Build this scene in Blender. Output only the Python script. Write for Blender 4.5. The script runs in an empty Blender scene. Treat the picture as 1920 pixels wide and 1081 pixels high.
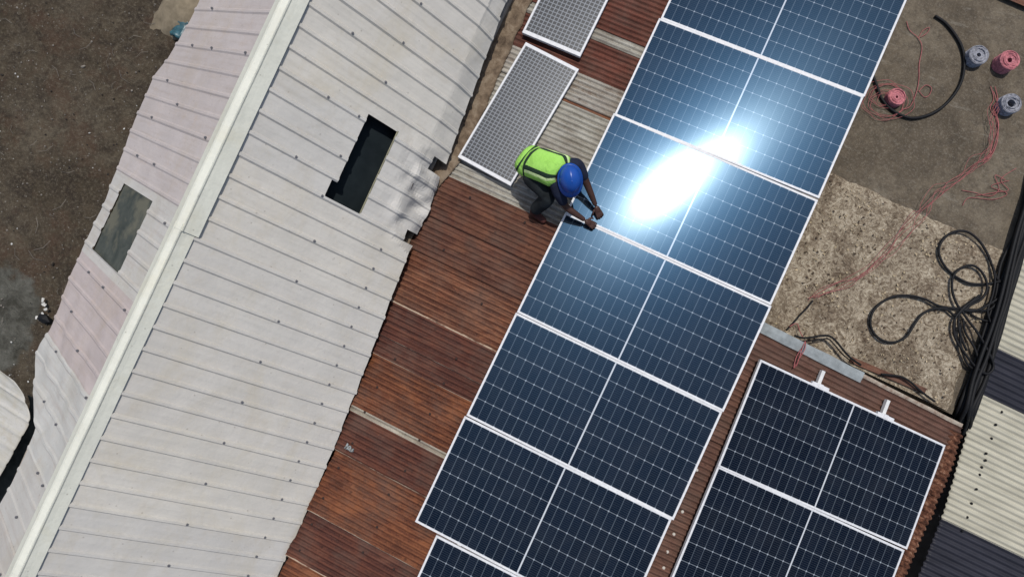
import bpy, bmesh, math, random
import numpy as np
from mathutils import Vector, noise
random.seed(7)
R = math.radians
S = bpy.context.scene
col = S.collection

# ------------------------------------------------------------ camera
F_PX = 1200.0                       # focal length in pixels of the 1920 wide photograph
RX, RY, RZ = 0.06466157, 0.02303896, 0.44537849
CAM = np.array([0.18483039, -3.57687063, 6.59837195])
cam = bpy.data.objects.new('camera', bpy.data.cameras.new('camera'))
col.objects.link(cam)
cam.location = CAM; cam.rotation_euler = (RX, RY, RZ)
cam.data.sensor_width = 36; cam.data.lens = 36 * F_PX / 1920
cam.data.clip_start = 0.05; cam.data.clip_end = 2000
S.camera = cam

# ------------------------------------------------------------ light
SUN = Vector((-0.038, 0.334, 0.942)).normalized()
w = bpy.data.worlds.new('World'); S.world = w; w.use_nodes = True
nt = w.node_tree; bg = nt.nodes['Background']
sky = nt.nodes.new('ShaderNodeTexSky'); sky.sky_type = 'NISHITA'; sky.sun_disc = False
sky.sun_elevation = math.asin(SUN.z); sky.sun_rotation = math.atan2(SUN.x, SUN.y)
sky.air_density = 1.0; sky.dust_density = 2.0; sky.ozone_density = 1.0
nt.links.new(sky.outputs[0], bg.inputs[0]); bg.inputs[1].default_value = 0.11
sl = bpy.data.lights.new('sun', 'SUN'); sl.energy = 3.0; sl.angle = R(0.53); sl.color = (1, .97, .92)
so = bpy.data.objects.new('sun', sl); col.objects.link(so)
so.rotation_euler = SUN.to_track_quat('Z', 'Y').to_euler()
S.view_settings.view_transform = 'Standard'; S.view_settings.look = 'None'
S.view_settings.exposure = 0.0; S.view_settings.gamma = 1

# ------------------------------------------------------------ measuring helpers
def _rot(x, y, z):
    cx, sx, cy, sy, cz, sz = np.cos(x), np.sin(x), np.cos(y), np.sin(y), np.cos(z), np.sin(z)
    return np.array([[cz,-sz,0],[sz,cz,0],[0,0,1]]) @ np.array([[cy,0,sy],[0,1,0],[-sy,0,cy]]) @ np.array([[1,0,0],[0,cx,-sx],[0,sx,cx]])
RM = _rot(RX, RY, RZ)
def hit(x, y, O, n):
    """a point measured in the photograph, brought onto the real plane it lies on"""
    d = RM @ np.array([(x - 960) / F_PX, -(y - 540.5) / F_PX, -1.0])
    return CAM + d * (((np.array(O) - CAM) @ np.array(n)) / (d @ np.array(n)))
def at(x, y, z): return hit(x, y, (0, 0, z), (0, 0, 1))
def frame(tx, ty, yaw):
    u = np.array([math.cos(yaw), math.sin(yaw), 0]); v = np.array([-math.sin(yaw), math.cos(yaw), 0]); k = np.array([0, 0, 1.])
    X = u * math.cos(tx) + k * math.sin(tx); Y = v * math.cos(ty) + k * math.sin(ty)
    Y = Y - X * (X @ Y); Y /= np.linalg.norm(Y); return X, Y, np.cross(X, Y)
XA, YA, NA = frame(0.07692283, -0.01994342, 0)              # plane of the long panel array
XB, YB, NB = frame(-0.16763883, -0.03595946, 0.0237096)     # plane of the second array
OA = np.zeros(3); OB = np.array([2.42065857, -2.83504251, 0.07408498])
RO = OA - NA * .14; RO2 = OB - NB * .10                      # rusty roof planes
def zA(x, y, O=RO, n=NA): return float(O[2] - (n[0] * (x - O[0]) + n[1] * (y - O[1])) / n[2])
def zB(x, y): return zA(x, y, RO2, NB)

# ------------------------------------------------------------ object helpers
def tag(o, label=None, cat=None, group=None, kind=None):
    if label: o['label'] = label
    if cat: o['category'] = cat
    if group: o['group'] = group
    if kind: o['kind'] = kind
    return o
def empty(name, loc=(0, 0, 0)):
    o = bpy.data.objects.new(name, None); o.location = loc; o.empty_display_size = .1; col.objects.link(o); return o
class MB:
    def __init__(s): s.v = []; s.f = []; s.uv = []; s.mi = []
    def add(s, vs, fs, uvs=None, mi=0):
        b = len(s.v); s.v += [tuple(map(float, p)) for p in vs]
        for f in fs: s.f.append([b + i for i in f]); s.mi.append(mi)
        s.uv += (uvs if uvs is not None else [(0, 0)] * len(vs))
    def box(s, c, sz, ax=None, mi=0, jit=0):
        ax = ax or ((1,0,0),(0,1,0),(0,0,1)); c = np.array(c, float); ax = [np.array(a, float) for a in ax]
        vs = [c + ax[0]*i*sz[0]/2 + ax[1]*j*sz[1]/2 + ax[2]*k*sz[2]/2 + (np.random.RandomState(len(s.v)+i*4+j*2+k+9).uniform(-jit,jit,3) if jit else 0)
              for i in (-1,1) for j in (-1,1) for k in (-1,1)]
        s.add(vs, [(0,1,3,2),(4,6,7,5),(0,4,5,1),(2,3,7,6),(0,2,6,4),(1,5,7,3)], mi=mi)
    def grid(s, fn, nu, nv, skip=None, uvfn=None, mi=0):
        vs = []; uvs = []
        for i in range(nu + 1):
            for j in range(nv + 1):
                vs.append(fn(i, j)); uvs.append(uvfn(i, j) if uvfn else (i / nu, j / nv))
        fs = [(i*(nv+1)+j, (i+1)*(nv+1)+j, (i+1)*(nv+1)+j+1, i*(nv+1)+j+1) for i in range(nu) for j in range(nv) if not (skip and skip(i, j))]
        s.add(vs, fs, uvs, mi)
    def tube(s, pts, r, n=7, mi=0, smooth=4, cap=True):
        P = [np.array(p, float) for p in pts]
        if smooth > 1 and len(P) > 2: P = catmull(P, smooth)
        rs = r if isinstance(r, (list, tuple)) else None
        prev = None; rings = []
        for i, p in enumerate(P):
            t = P[min(i+1, len(P)-1)] - P[max(i-1, 0)]; t = t / (np.linalg.norm(t) + 1e-9)
            if prev is None:
                a = np.cross(t, (0, 0, 1));
                if np.linalg.norm(a) < 1e-3: a = np.cross(t, (0, 1, 0))
            else: a = prev - t * (prev @ t)
            a /= np.linalg.norm(a) + 1e-9; prev = a; b = np.cross(t, a)
            rr = np.interp(i / (len(P)-1), np.linspace(0, 1, len(rs)), rs) if rs else r
            rings.append([p + rr * (a * math.cos(2*math.pi*k/n) + b * math.sin(2*math.pi*k/n)) for k in range(n)])
        vs = [v for rg in rings for v in rg]; fs = []
        for i in range(len(rings)-1):
            for k in range(n): fs.append((i*n+k, i*n+(k+1)%n, (i+1)*n+(k+1)%n, (i+1)*n+k))
        if cap: fs.append(tuple(range(n))[::-1]); fs.append(tuple((len(rings)-1)*n+k for k in range(n)))
        s.add(vs, fs, mi=mi)
    def lathe(s, prof, c, n=24, mi=0, sx=1, sy=1, closed=False):
        c = np.array(c, float); vs = [c + np.array((r*math.cos(2*math.pi*k/n)*sx, r*math.sin(2*math.pi*k/n)*sy, z)) for r, z in prof for k in range(n)]
        m = len(prof); fs = [(i*n+k, i*n+(k+1)%n, ((i+1)%m)*n+(k+1)%n, ((i+1)%m)*n+k) for i in range(m if closed else m-1) for k in range(n)]
        s.add(vs, fs, mi=mi)
    def build(s, name, mat, parent=None, smooth=False, solid=0, bevel=0):
        me = bpy.data.meshes.new(name); me.from_pydata(s.v, [], s.f)
        uvl = me.uv_layers.new(name='UVMap')
        idx = np.empty(len(me.loops), dtype=np.int32); me.loops.foreach_get('vertex_index', idx)
        uvl.data.foreach_set('uv', np.array(s.uv, dtype=np.float32)[idx].ravel())
        for m in (mat if isinstance(mat, (list, tuple)) else [mat]): me.materials.append(m)
        me.polygons.foreach_set('material_index', s.mi)
        if smooth: me.polygons.foreach_set('use_smooth', [True] * len(me.polygons))
        me.update()
        o = bpy.data.objects.new(name, me); col.objects.link(o)
        if parent: 
            o.parent = parent
            o.matrix_parent_inverse = parent_inv(parent)
        if solid:
            m = o.modifiers.new('thick', 'SOLIDIFY'); m.thickness = solid; m.offset = -1
        if bevel:
            m = o.modifiers.new('bevel', 'BEVEL'); m.width = bevel; m.segments = 2; m.limit_method = 'ANGLE'
        return o
def parent_inv(p):
    from mathutils import Matrix
    M = Matrix.Identity(4); q = p
    M = Matrix.LocRotScale(q.location, q.rotation_euler, q.scale)
    if q.parent: M = Matrix.LocRotScale(q.parent.location, q.parent.rotation_euler, q.parent.scale) @ q.matrix_parent_inverse @ M
    return M.inverted()
def catmull(P, m):
    out = []
    for i in range(len(P)-1):
        p0, p1, p2, p3 = P[max(i-1,0)], P[i], P[i+1], P[min(i+2,len(P)-1)]
        for k in range(m):
            t = k / m
            out.append(.5*((2*p1)+(-p0+p2)*t+(2*p0-5*p1+4*p2-p3)*t*t+(-p0+3*p1-3*p2+p3)*t**3))
    out.append(P[-1]); return out
def nz(x, y, z=0.0): return noise.noise(Vector((float(x), float(y), float(z))))

# ------------------------------------------------------------ materials
class NT:
    def __init__(s, name):
        s.m = bpy.data.materials.new(name); s.m.use_nodes = True; s.t = s.m.node_tree
        s.p = s.t.nodes['Principled BSDF']
    def n(s, ty, **k):
        o = s.t.nodes.new(ty)
        for a, b in k.items(): setattr(o, a, b)
        return o
    def put(s, sock, v):
        if isinstance(v, bpy.types.NodeSocket): s.t.links.new(v, sock)
        elif isinstance(v, (tuple, list)) and len(v) == 3 and sock.type == 'RGBA': sock.default_value = (*v, 1)
        else: sock.default_value = v
    def math(s, op, a, b=0.0, c=None, clamp=False):
        o = s.n('ShaderNodeMath', operation=op, use_clamp=clamp); s.put(o.inputs[0], a); s.put(o.inputs[1], b)
        if c is not None: s.put(o.inputs[2], c)
        return o.outputs[0]
    def coord(s, kind='Object', scale=(1, 1, 1), loc=(0, 0, 0), rot=(0, 0, 0)):
        tc = s.n('ShaderNodeTexCoord'); mp = s.n('ShaderNodeMapping'); s.t.links.new(tc.outputs[kind], mp.inputs[0])
        mp.inputs['Scale'].default_value = scale; mp.inputs['Location'].default_value = loc; mp.inputs['Rotation'].default_value = rot
        return mp.outputs[0]
    def noise(s, vec, scale, detail=4, rough=.6, dist=0):
        o = s.n('ShaderNodeTexNoise'); s.put(o.inputs['Vector'], vec); o.inputs['Scale'].default_value = scale
        o.inputs['Detail'].default_value = detail; o.inputs['Roughness'].default_value = rough; o.inputs['Distortion'].default_value = dist
        return o.outputs[0]
    def voro(s, vec, scale, feat='F1', out=0, rnd=1):
        o = s.n('ShaderNodeTexVoronoi', feature=feat); s.put(o.inputs['Vector'], vec); o.inputs['Scale'].default_value = scale
        o.inputs['Randomness'].default_value = rnd; return o.outputs[out]
    def ramp(s, f, stops, interp='LINEAR'):
        o = s.n('ShaderNodeValToRGB'); s.put(o.inputs[0], f); e = o.color_ramp.elements; o.color_ramp.interpolation = interp
        while len(e) < len(stops): e.new(.5)
        for i, (p, c) in enumerate(stops): e[i].position = p; e[i].color = (*c, 1) if isinstance(c, tuple) else (c, c, c, 1)
        return o.outputs[0]
    def mix(s, f, a, b, mode='MIX'):
        o = s.n('ShaderNodeMix', data_type='RGBA', blend_type=mode); s.put(o.inputs[0], f); s.put(o.inputs[6], a); s.put(o.inputs[7], b); return o.outputs[2]
    def bump(s, h, strength=.3, dist=.01):
        o = s.n('ShaderNodeBump'); o.inputs['Strength'].default_value = strength; o.inputs['Distance'].default_value = dist
        s.put(o.inputs['Height'], h); s.put(s.p.inputs['Normal'], o.outputs[0]); return o.outputs[0]
    def fin(s, c, rough=.6, spec=.5, metal=0):
        s.put(s.p.inputs['Base Color'], c); s.put(s.p.inputs['Roughness'], rough); s.put(s.p.inputs['Specular IOR Level'], spec)
        s.put(s.p.inputs['Metallic'], metal); return s.m
def simple(name, c, rough=.6, spec=.4, metal=0, var=.15, vs=18, bump=.15):
    t = NT(name); v = t.coord(); f = t.noise(v, vs, 5)
    a = tuple(x * (1 - var) for x in c); b = tuple(min(1, x * (1 + var)) for x in c)
    if bump: t.bump(t.noise(v, vs * 4, 4), bump, .002)
    return t.fin(t.ramp(f, [(.3, a), (.7, b)]), rough, spec, metal)

GP = at(15, 600, -2.7)
def m_ground():
    t = NT('dirt_ground'); v = t.coord()
    big = t.noise(v, .7, 6, .68, .6); med = t.noise(v, 3.6, 8, .78, .3); fine = t.noise(v, 21, 8, .85)
    c = t.ramp(big, [(.34, (.054, .042, .028)), (.5, (.096, .075, .051)), (.66, (.152, .125, .088))])
    c = t.mix(t.ramp(med, [(.42, 0.0), (.60, .7)]), c, (.040, .031, .025))
    red = t.ramp(t.noise(t.coord(loc=(7, 1, 0)), 1.5, 6, .7), [(.5, 0.0), (.62, .7)]); c = t.mix(red, c, (.098, .062, .042))
    c = t.mix(t.ramp(fine, [(.50, .0), (.66, .85)]), c, (.205, .175, .128))
    c = t.mix(t.ramp(fine, [(.34, .7), (.42, 0.0)]), c, (.022, .017, .014))
    sp = t.voro(v, 13); gate = t.noise(t.coord(loc=(2, 9, 0)), 2.2, 4); c = t.mix(t.math('MULTIPLY', t.ramp(sp, [(.0, .9), (.12, .7), (.16, 0.0)]), t.ramp(gate, [(.48, 0.0), (.56, 1.0)])), c, (.27, .25, .22))
    mp = t.n('ShaderNodeVectorMath', operation='DISTANCE'); t.put(mp.inputs[0], v); mp.inputs[1].default_value = (GP[0] - .35, GP[1] - .2, -2.7)
    dd = t.math('ADD', mp.outputs['Value'], t.math('MULTIPLY', t.math('SUBTRACT', t.noise(v, 1.6, 6, .7), .5), 1.1))
    gp = t.ramp(dd, [(.78, 1.0), (.92, 0.0)]); c = t.mix(gp, c, t.mix(t.ramp(med, [(.38, 0.0), (.62, 1.0)]), (.065, .062, .050), (.17, .165, .14)))
    t.bump(t.math('ADD', fine, t.math('MULTIPLY', med, 2.2)), .9, .05)
    return t.fin(c, .95, .1)
def m_terrace():
    t = NT('dirty_concrete'); v = t.coord()
    big = t.noise(v, 1.3, 7, .72, .6); med = t.noise(v, 8, 8, .8); fine = t.noise(v, 45, 8, .85)
    c = t.ramp(big, [(.34, (.062, .049, .034)), (.5, (.106, .085, .060)), (.68, (.157, .130, .094))])
    c = t.mix(t.ramp(med, [(.45, .0), (.62, .7)]), c, (.055, .045, .034))
    c = t.mix(t.ramp(fine, [(.5, .0), (.66, .6)]), c, (.25, .22, .175))
    cr = t.ramp(t.noise(t.coord(scale=(1, 4, 1)), 2.5, 6, .7), [(.6, 0.0), (.66, .35), (.7, 0.0)]); c = t.mix(cr, c, (.26, .24, .2))
    t.bump(t.math('ADD', fine, med), .5, .012)
    return t.fin(c, .92, .15)
def m_screed():
    t = NT('mottled_screed'); v = t.coord()
    a = t.noise(v, 11, 8, .82, 2.0); b = t.math('ADD', t.noise(v, 2.2, 6, .75, .5), t.math('MULTIPLY', t.noise(t.coord(loc=(4, 4, 0)), 6, 5, .7), .35)); d = t.noise(v, 38, 6, .8)
    c = t.ramp(a, [(.35, (.08, .058, .040)), (.45, (.21, .165, .115)), (.54, (.38, .32, .235)), (.66, (.54, .48, .375))])
    c = t.mix(t.ramp(b, [(.58, .9), (.72, 0.0)]), c, t.mix(t.ramp(a, [(.4, 0.0), (.6, 1.0)]), (.065, .046, .032), (.25, .195, .135)))
    c = t.mix(t.ramp(d, [(.52, 0.0), (.68, .75)]), c, (.09, .062, .040))
    c = t.mix(t.ramp(d, [(.34, .6), (.44, 0.0)]), c, (.68, .61, .48))
    t.bump(t.math('ADD', a, d), .8, .02)
    return t.fin(c, .95, .1)
def m_paint(name, c, dirt=(.28, .26, .22), amt=.35, seed=0, streak=.35, lilac=0):
    t = NT(name); v = t.coord(loc=(seed, seed * .7, 0)); sv = t.coord(scale=(1.2, 14, 1.2), loc=(seed, 0, 0))
    n1 = t.noise(v, 2.2, 5, .6, .3); n2 = t.noise(sv, 1.6, 5, .65); n3 = t.noise(v, 30, 4, .7)
    cc = t.mix(t.ramp(n1, [(.35, 0.0), (.7, 1.0)]), tuple(x * .94 for x in c), tuple(min(1, x * 1.05) for x in c))
    cc = t.mix(t.math('MULTIPLY', t.ramp(n2, [(.48, 0.0), (.75, 1.0)]), streak), cc, dirt)
    cc = t.mix(t.math('MULTIPLY', t.ramp(n3, [(.55, 0.0), (.8, 1.0)]), amt), cc, dirt)
    cc = t.mix(t.math('MULTIPLY', t.ramp(t.noise(t.coord(loc=(seed + 4, 2, 0)), 5, 5, .7), [(.55, 0.0), (.72, 1.0)]), amt * .6), cc, (dirt[0] * 1.2, dirt[1] * 1.02, dirt[2] * .8))
    st = t.noise(t.coord(scale=(1.6, .9, 1), loc=(2, seed * .01, 0)), 1.1, 7, .72, .6); cc = t.mix(t.ramp(st, [(.50, 0.0), (.68, .42)]), cc, (c[0] * .86, c[1] * .80, c[2] * .66))
    sp = t.voro(t.coord(loc=(seed, 0, 0)), 9); cc = t.mix(t.ramp(sp, [(0.0, .55), (.05, .3), (.09, 0.0)]), cc, (.16, .13, .10))
    t.bump(t.math('ADD', n3, t.math('MULTIPLY', t.noise(t.coord(loc=(seed, 3, 0)), 3.5, 4, .6), 6.0)), .35, .006)
    return t.fin(cc, .55, .3)
def m_rust(name, dark, mid, light, seed=0, edge=0.0, grey=0.0, greycol=(.2, .19, .16)):
    """corrugated iron: blotches a little longer along the corrugations, UV = (along, across) the sheet"""
    t = NT(name); sv = t.coord(scale=(1.0, 3.4, 1), loc=(seed * 3.1, seed * 1.7, 0)); v = t.coord(scale=(1, 1.8, 1), loc=(seed, 0, seed))
    a = t.noise(sv, 2.3, 7, .7, .5); b = t.noise(v, 3.0, 7, .75, .4); f = t.noise(v, 70, 6, .8)
    c = t.ramp(a, [(.36, dark), (.48, mid), (.60, light)])
    c = t.mix(t.ramp(b, [(.44, 0.0), (.60, .8)]), c, dark)
    thin = t.noise(t.coord(scale=(.55, 19, 1), loc=(0, seed, 0)), 1.6, 5, .65)
    c = t.mix(t.ramp(thin, [(.56, 0.0), (.64, .45)]), c, tuple(x * 1.3 + .01 for x in light))
    c = t.mix(t.ramp(t.noise(t.coord(scale=(.8, 30, 1), loc=(3, seed, 0)), 1.3, 5, .75), [(.665, 0.0), (.70, .75)]), c, tuple(x * 1.5 + .08 for x in light))
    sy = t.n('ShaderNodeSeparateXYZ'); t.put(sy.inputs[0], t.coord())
    crest = t.math('COSINE', t.math('MULTIPLY', sy.outputs[1], 2 * math.pi / .057)); crest_amt = t.ramp(t.noise(t.coord(loc=(5, seed, 0)), 3, 5, .7), [(.35, .15), (.62, .6)])  # paler tone mixed onto the corrugation crests, amount varied by noise
    c = t.mix(t.math('MULTIPLY', t.math('MULTIPLY', t.math('ADD', crest, .2), .8, clamp=True), crest_amt), c, tuple(x * 1.15 for x in light))
    sp = t.voro(t.coord(loc=(seed, seed, 0)), 5.5); c = t.mix(t.ramp(sp, [(0.0, .8), (.07, .55), (.11, 0.0)]), c, tuple(x * .55 for x in dark))
    c = t.mix(t.ramp(f, [(.46, 0.0), (.72, .45)]), c, tuple(x * 1.5 for x in light))
    c = t.mix(t.ramp(f, [(.34, .6), (.45, 0.0)]), c, tuple(x * .5 for x in dark)); c = t.mix(t.ramp(t.noise(t.coord(loc=(1, seed, 4)), 2.6, 6, .7), [(.45, .0), (.66, .42)]), c, (.115, .080, .062))
    if edge:
        uv = t.n('ShaderNodeTexCoord').outputs['UV']; sp = t.n('ShaderNodeSeparateXYZ'); t.put(sp.inputs[0], uv)
        wob = t.math('MULTIPLY', t.noise(t.coord(scale=(1, 0.01, 1), loc=(seed, 0, 0)), 2.3, 4, .7), edge * 1.25)
        e = t.math('LESS_THAN', sp.outputs[1], t.math('SUBTRACT', wob, edge * .3))
        brk = t.ramp(t.noise(t.coord(loc=(seed, 3, 0)), 3.5, 5, .7), [(.42, .15), (.52, .9)])
        c = t.mix(t.math('MULTIPLY', e, brk), c, t.mix(f, (.28, .20, .14), (.50, .40, .30)))
    t.bump(f, .25, .002)
    return t.fin(c, .8, .2)
def m_solar():
    t = NT('solar_cells'); uv = t.n('ShaderNodeTexCoord').outputs['UV']; sp = t.n('ShaderNodeSeparateXYZ'); t.put(sp.inputs[0], uv)
    u, v = sp.outputs[0], sp.outputs[1]                    # u in half-cell units 0..24, v in cells 0..6, both cell pitch = 1
    du = t.math('PINGPONG', u, .5); dv = t.math('PINGPONG', v, .5)      # 0 on a cell border
    um = t.math('MULTIPLY', du, .0935); vm = t.math('MULTIPLY', dv, .185)
    fu = t.n('ShaderNodeMath', operation='FLOOR'); t.put(fu.inputs[0], u); fv = t.n('ShaderNodeMath', operation='FLOOR'); t.put(fv.inputs[0], v)
    cm = t.n('ShaderNodeCombineXYZ'); t.put(cm.inputs[0], fu.outputs[0]); t.put(cm.inputs[1], fv.outputs[0])
    oi = t.n('ShaderNodeObjectInfo'); t.put(cm.inputs[2], t.math('MULTIPLY', oi.outputs['Random'], 30))
    wn = t.n('ShaderNodeTexWhiteNoise'); t.put(wn.inputs[0], cm.outputs[0])
    base = t.mix(wn.outputs[0], (.0012, .0022, .0042), (.0034, .0052, .0090))
    dust = t.noise(t.coord(), 2.5, 5, .7); base = t.mix(t.ramp(dust, [(.44, 0.0), (.66, .15)]), base, (.034, .036, .036))
    bus = t.math('PINGPONG', t.math('MULTIPLY', v, 9), .5); base = t.mix(t.math('MULTIPLY', t.math('LESS_THAN', bus, .045), .35), base, (.14, .15, .17))
    cl = t.math('LESS_THAN', um, .0042); rl = t.math('LESS_THAN', vm, .0032)
    dm = t.math('LESS_THAN', t.math('ADD', um, vm), .0105)
    c = t.mix(t.math('MULTIPLY', cl, .7), base, (.075, .09, .105)); c = t.mix(t.math('MULTIPLY', rl, .8), c, (.175, .195, .215)); c = t.mix(t.math('MULTIPLY', dm, .85), c, (.29, .32, .35))
    mid = t.math('LESS_THAN', t.math('ABSOLUTE', t.math('SUBTRACT', u, 12)), .085); c = t.mix(mid, c, (.46, .48, .50))
    t.put(t.p.inputs['Base Color'], c); t.p.inputs['Roughness'].default_value = .5; t.p.inputs['Specular IOR Level'].default_value = .0
    tg = t.n('ShaderNodeTangent', direction_type='UV_MAP')
    def gl(colr, rough, an=0):
        g = t.n('ShaderNodeBsdfAnisotropic'); g.distribution = 'GGX'; t.put(g.inputs['Color'], colr); g.inputs['Roughness'].default_value = rough
        g.inputs['Anisotropy'].default_value = an; t.t.links.new(tg.outputs[0], g.inputs['Tangent']); g.inputs['Rotation'].default_value = GL_ROT; return g.outputs[0]
    out = t.p.outputs[0]
    for g in (gl((.0085, .0112, .0125), .160, .33), gl((.0010, .0050, .0110), .262, .24), gl((.0008, .0025, .0068), .41, .1)):
        a = t.n('ShaderNodeAddShader'); t.t.links.new(out, a.inputs[0]); t.t.links.new(g, a.inputs[1]); out = a.outputs[0]
    t.t.links.new(out, t.t.nodes['Material Output'].inputs[0]); return t.m
GL_ROT, GL_AN = -.075, .24
def m_smallcells():
    t = NT('small_solar_cells'); uv = t.n('ShaderNodeTexCoord').outputs['UV']; sp = t.n('ShaderNodeSeparateXYZ'); t.put(sp.inputs[0], uv)
    du = t.math('PINGPONG', sp.outputs[0], .5); dv = t.math('PINGPONG', sp.outputs[1], .5)
    a = t.math('GREATER_THAN', du, .10); b = t.math('GREATER_THAN', dv, .11); k = t.math('MULTIPLY', a, b)
    n = t.noise(t.coord(), 9, 4); cell = t.mix(n, (.008, .010, .014), (.022, .026, .032)); bk = t.mix(n, (.13, .145, .16), (.20, .215, .24))
    return t.fin(t.mix(k, bk, cell), .3, .4)

M = {}
M['ground'] = m_ground(); M['terrace'] = m_terrace(); M['screed'] = m_screed()
M['solar'] = m_solar(); M['small'] = m_smallcells()
M['alu'] = simple('frame_aluminium', (.60, .60, .605), .5, .35, 0, .12, 30, 0)
M['alu2'] = simple('rail_aluminium', (.62, .62, .60), .4, .5, 0, .12, 30, 0)
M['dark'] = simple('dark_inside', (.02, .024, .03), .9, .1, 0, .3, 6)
M['plaster'] = simple('plaster_wall', (.3, .27, .23), .9, .1, 0, .25, 5)
M['screw'] = simple('weathered_screw', (.10, .10, .11), .6, .4, 0, .2)
M['palescrew'] = simple('pale_screw', (.5, .46, .4), .6, .4, 0, .2)
M['black'] = simple('black_rubber', (.008, .008, .009), .6, .2, 0, .3, 40)
M['red'] = simple('red_wire_plastic', (.31, .085, .085), .5, .4, 0, .25, 30)
M['pinkcoil'] = simple('pink_red_coil', (.42, .15, .165), .6, .3, 0, .5, 45, .8)
M['greycoil'] = simple('blue_grey_coil', (.235, .237, .262), .6, .3, 0, .55, 45, .8)

# ------------------------------------------------------------ the setting
mb = MB()
def gfn(i, j):
    x = -60 + i; y = -60 + j
    return (x, y, -2.7 + .04 * nz(x * .7, y * .7))
mb.grid(gfn, 120, 120)
for (xa, xb) in ((-600, -60), (60, 600)): mb.add([(xa, -600, -2.7), (xb, -600, -2.7), (xb, 600, -2.7), (xa, 600, -2.7)], [(0, 1, 2, 3)])
for (ya, yb) in ((-600, -60), (60, 600)): mb.add([(-60, ya, -2.7), (60, ya, -2.7), (60, yb, -2.7), (-60, yb, -2.7)], [(0, 1, 2, 3)])
tag(mb.build('ground', M['ground']), kind='structure')
# flat terrace at the right, between the two roofs
TZ = -.5
mb = MB()
mb.grid(lambda i, j: (2.02 + i * .1 if i < 27 else 4.72 + (.0), -2.42 + j * .15, TZ + .006 * nz(i * .3, j * .4)) if True else None, 27, 60)
mb.add([(2.02, -2.42, TZ), (4.72, -2.42, TZ), (4.72, 6.58, TZ), (2.02, 6.58, TZ), (2.02, -2.42, -2.7), (4.72, -2.42, -2.7), (4.72, 6.58, -2.7), (2.02, 6.58, -2.7)],
       [(0, 4, 5, 1), (1, 5, 6, 2), (2, 6, 7, 3), (3, 7, 4, 0)])
tag(mb.build('terrace', M['terrace'], smooth=False), kind='structure')
# the pale mottled screed in front of it, a raised crust with an uneven edge
mb = MB()
def sf(i, j):
    u = i / 60; w_ = j / 40
    x = 2.04 + u * (2.66 + .0) ; yt = -.55 + .06 * nz(x * 2.2, 1) + .02 * nz(x * 9, 2)
    xr = 4.66 - .0 * w_
    x = 2.04 + u * (4.55 + .1 * (1 - w_) + .04 * nz(w_ * 8, 5) - 2.04)
    y = -2.41 + w_ * (yt + 2.41)
    e = min(1, (1 - w_) * 12, (1 - u) * 16)
    return (x, y, TZ + .004 + .035 * max(0, e) ** .5 + .012 * nz(x * 5, y * 5))
mb.grid(sf, 60, 40); tag(mb.build('screed', M['screed'], smooth=True), kind='structure')
# dry chips and leaf litter lying on the screed
mb = MB(); rs = np.random.RandomState(4)
M['chip'] = simple('dry_chip', (.36, .29, .19), .9, .1, 0, .45, 3, 0); M['chipdark'] = simple('dark_chip', (.07, .05, .035), .9, .1, 0, .4, 3, 0)
for k in range(1300):
    x = rs.uniform(2.1, 4.55); y = rs.uniform(-2.38, -.62)
    if nz(x * 2.2, y * 2.2, 8) + rs.uniform(-.5, .5) < -.05: continue
    a = rs.uniform(0, 6.28); l = rs.uniform(.006, .02); wd = l * rs.uniform(.35, .8); z = TZ + .044 + .012 * nz(x * 5, y * 5) + rs.uniform(0, .01); tl = rs.uniform(-.5, .5)
    ca, sa = math.cos(a), math.sin(a)
    mb.add([(x - l*ca, y - l*sa, z - l*tl), (x + wd*sa, y - wd*ca, z + .002), (x + l*ca, y + l*sa, z + l*tl), (x - wd*sa, y + wd*ca, z + .004)], [(0, 1, 2, 3)], mi=int(rs.rand() < .4))
tag(mb.build('leaf_litter', [M['chip'], M['chipdark']], solid=.001), 'dry pale chips and leaf bits scattered over the mottled screed', 'litter', kind='stuff')

# pebbles and rubbish flecks on the dirt, left
mb = MB(); M['peb'] = simple('pebble', (.2, .18, .155), .9, .1, 0, .4, 3, 0); M['pebw'] = simple('white_fleck', (.5, .49, .46), .8, .2, 0, .2, 3, 0); M['pebd'] = simple('dark_stone', (.035, .03, .026), .9, .1, 0, .4, 3, 0)
ico = bmesh.new(); bmesh.ops.create_icosphere(ico, subdivisions=1, radius=1); iv = np.array([v.co[:] for v in ico.verts]); ifc = [[v.index for v in f.verts] for f in ico.faces]; ico.free()
for k in range(1500):
    x = rs.uniform(-12, -4.2); y = rs.uniform(-9, 2); s_ = rs.uniform(.006, .018) * (2.2 if rs.rand() < .05 else 1)
    q = iv * np.array([s_, s_ * rs.uniform(.5, 1), s_ * .6]) * (1 + rs.uniform(-.2, .2, iv.shape)); a = rs.uniform(0, 6.28)
    q = np.stack([q[:, 0]*math.cos(a) - q[:, 1]*math.sin(a), q[:, 0]*math.sin(a) + q[:, 1]*math.cos(a), q[:, 2]], 1) + np.array([x, y, -2.69 + .04 * nz(x*.7, y*.7)])
    r_ = rs.rand(); mb.add(q, ifc, mi=0 if r_ < .55 else (1 if r_ < .68 else 2))
for k in range(260):   # straws
    x = rs.uniform(-12, -4.2); y = rs.uniform(-9, 2); a = rs.uniform(0, 6.28); l = rs.uniform(.04, .16); z = -2.67 + .04 * nz(x*.7, y*.7)
    mb.tube([(x, y, z), (x + l*math.cos(a), y + l*math.sin(a), z + .01), (x + 1.8*l*math.cos(a + .3), y + 1.8*l*math.sin(a + .3), z)], .003, 3, mi=0, smooth=1)
tag(mb.build('gravel', [M['peb'], M['pebw'], M['pebd']]), 'small stones, straws and pale flecks strewn over the brown dirt', 'gravel', kind='stuff')

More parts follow.
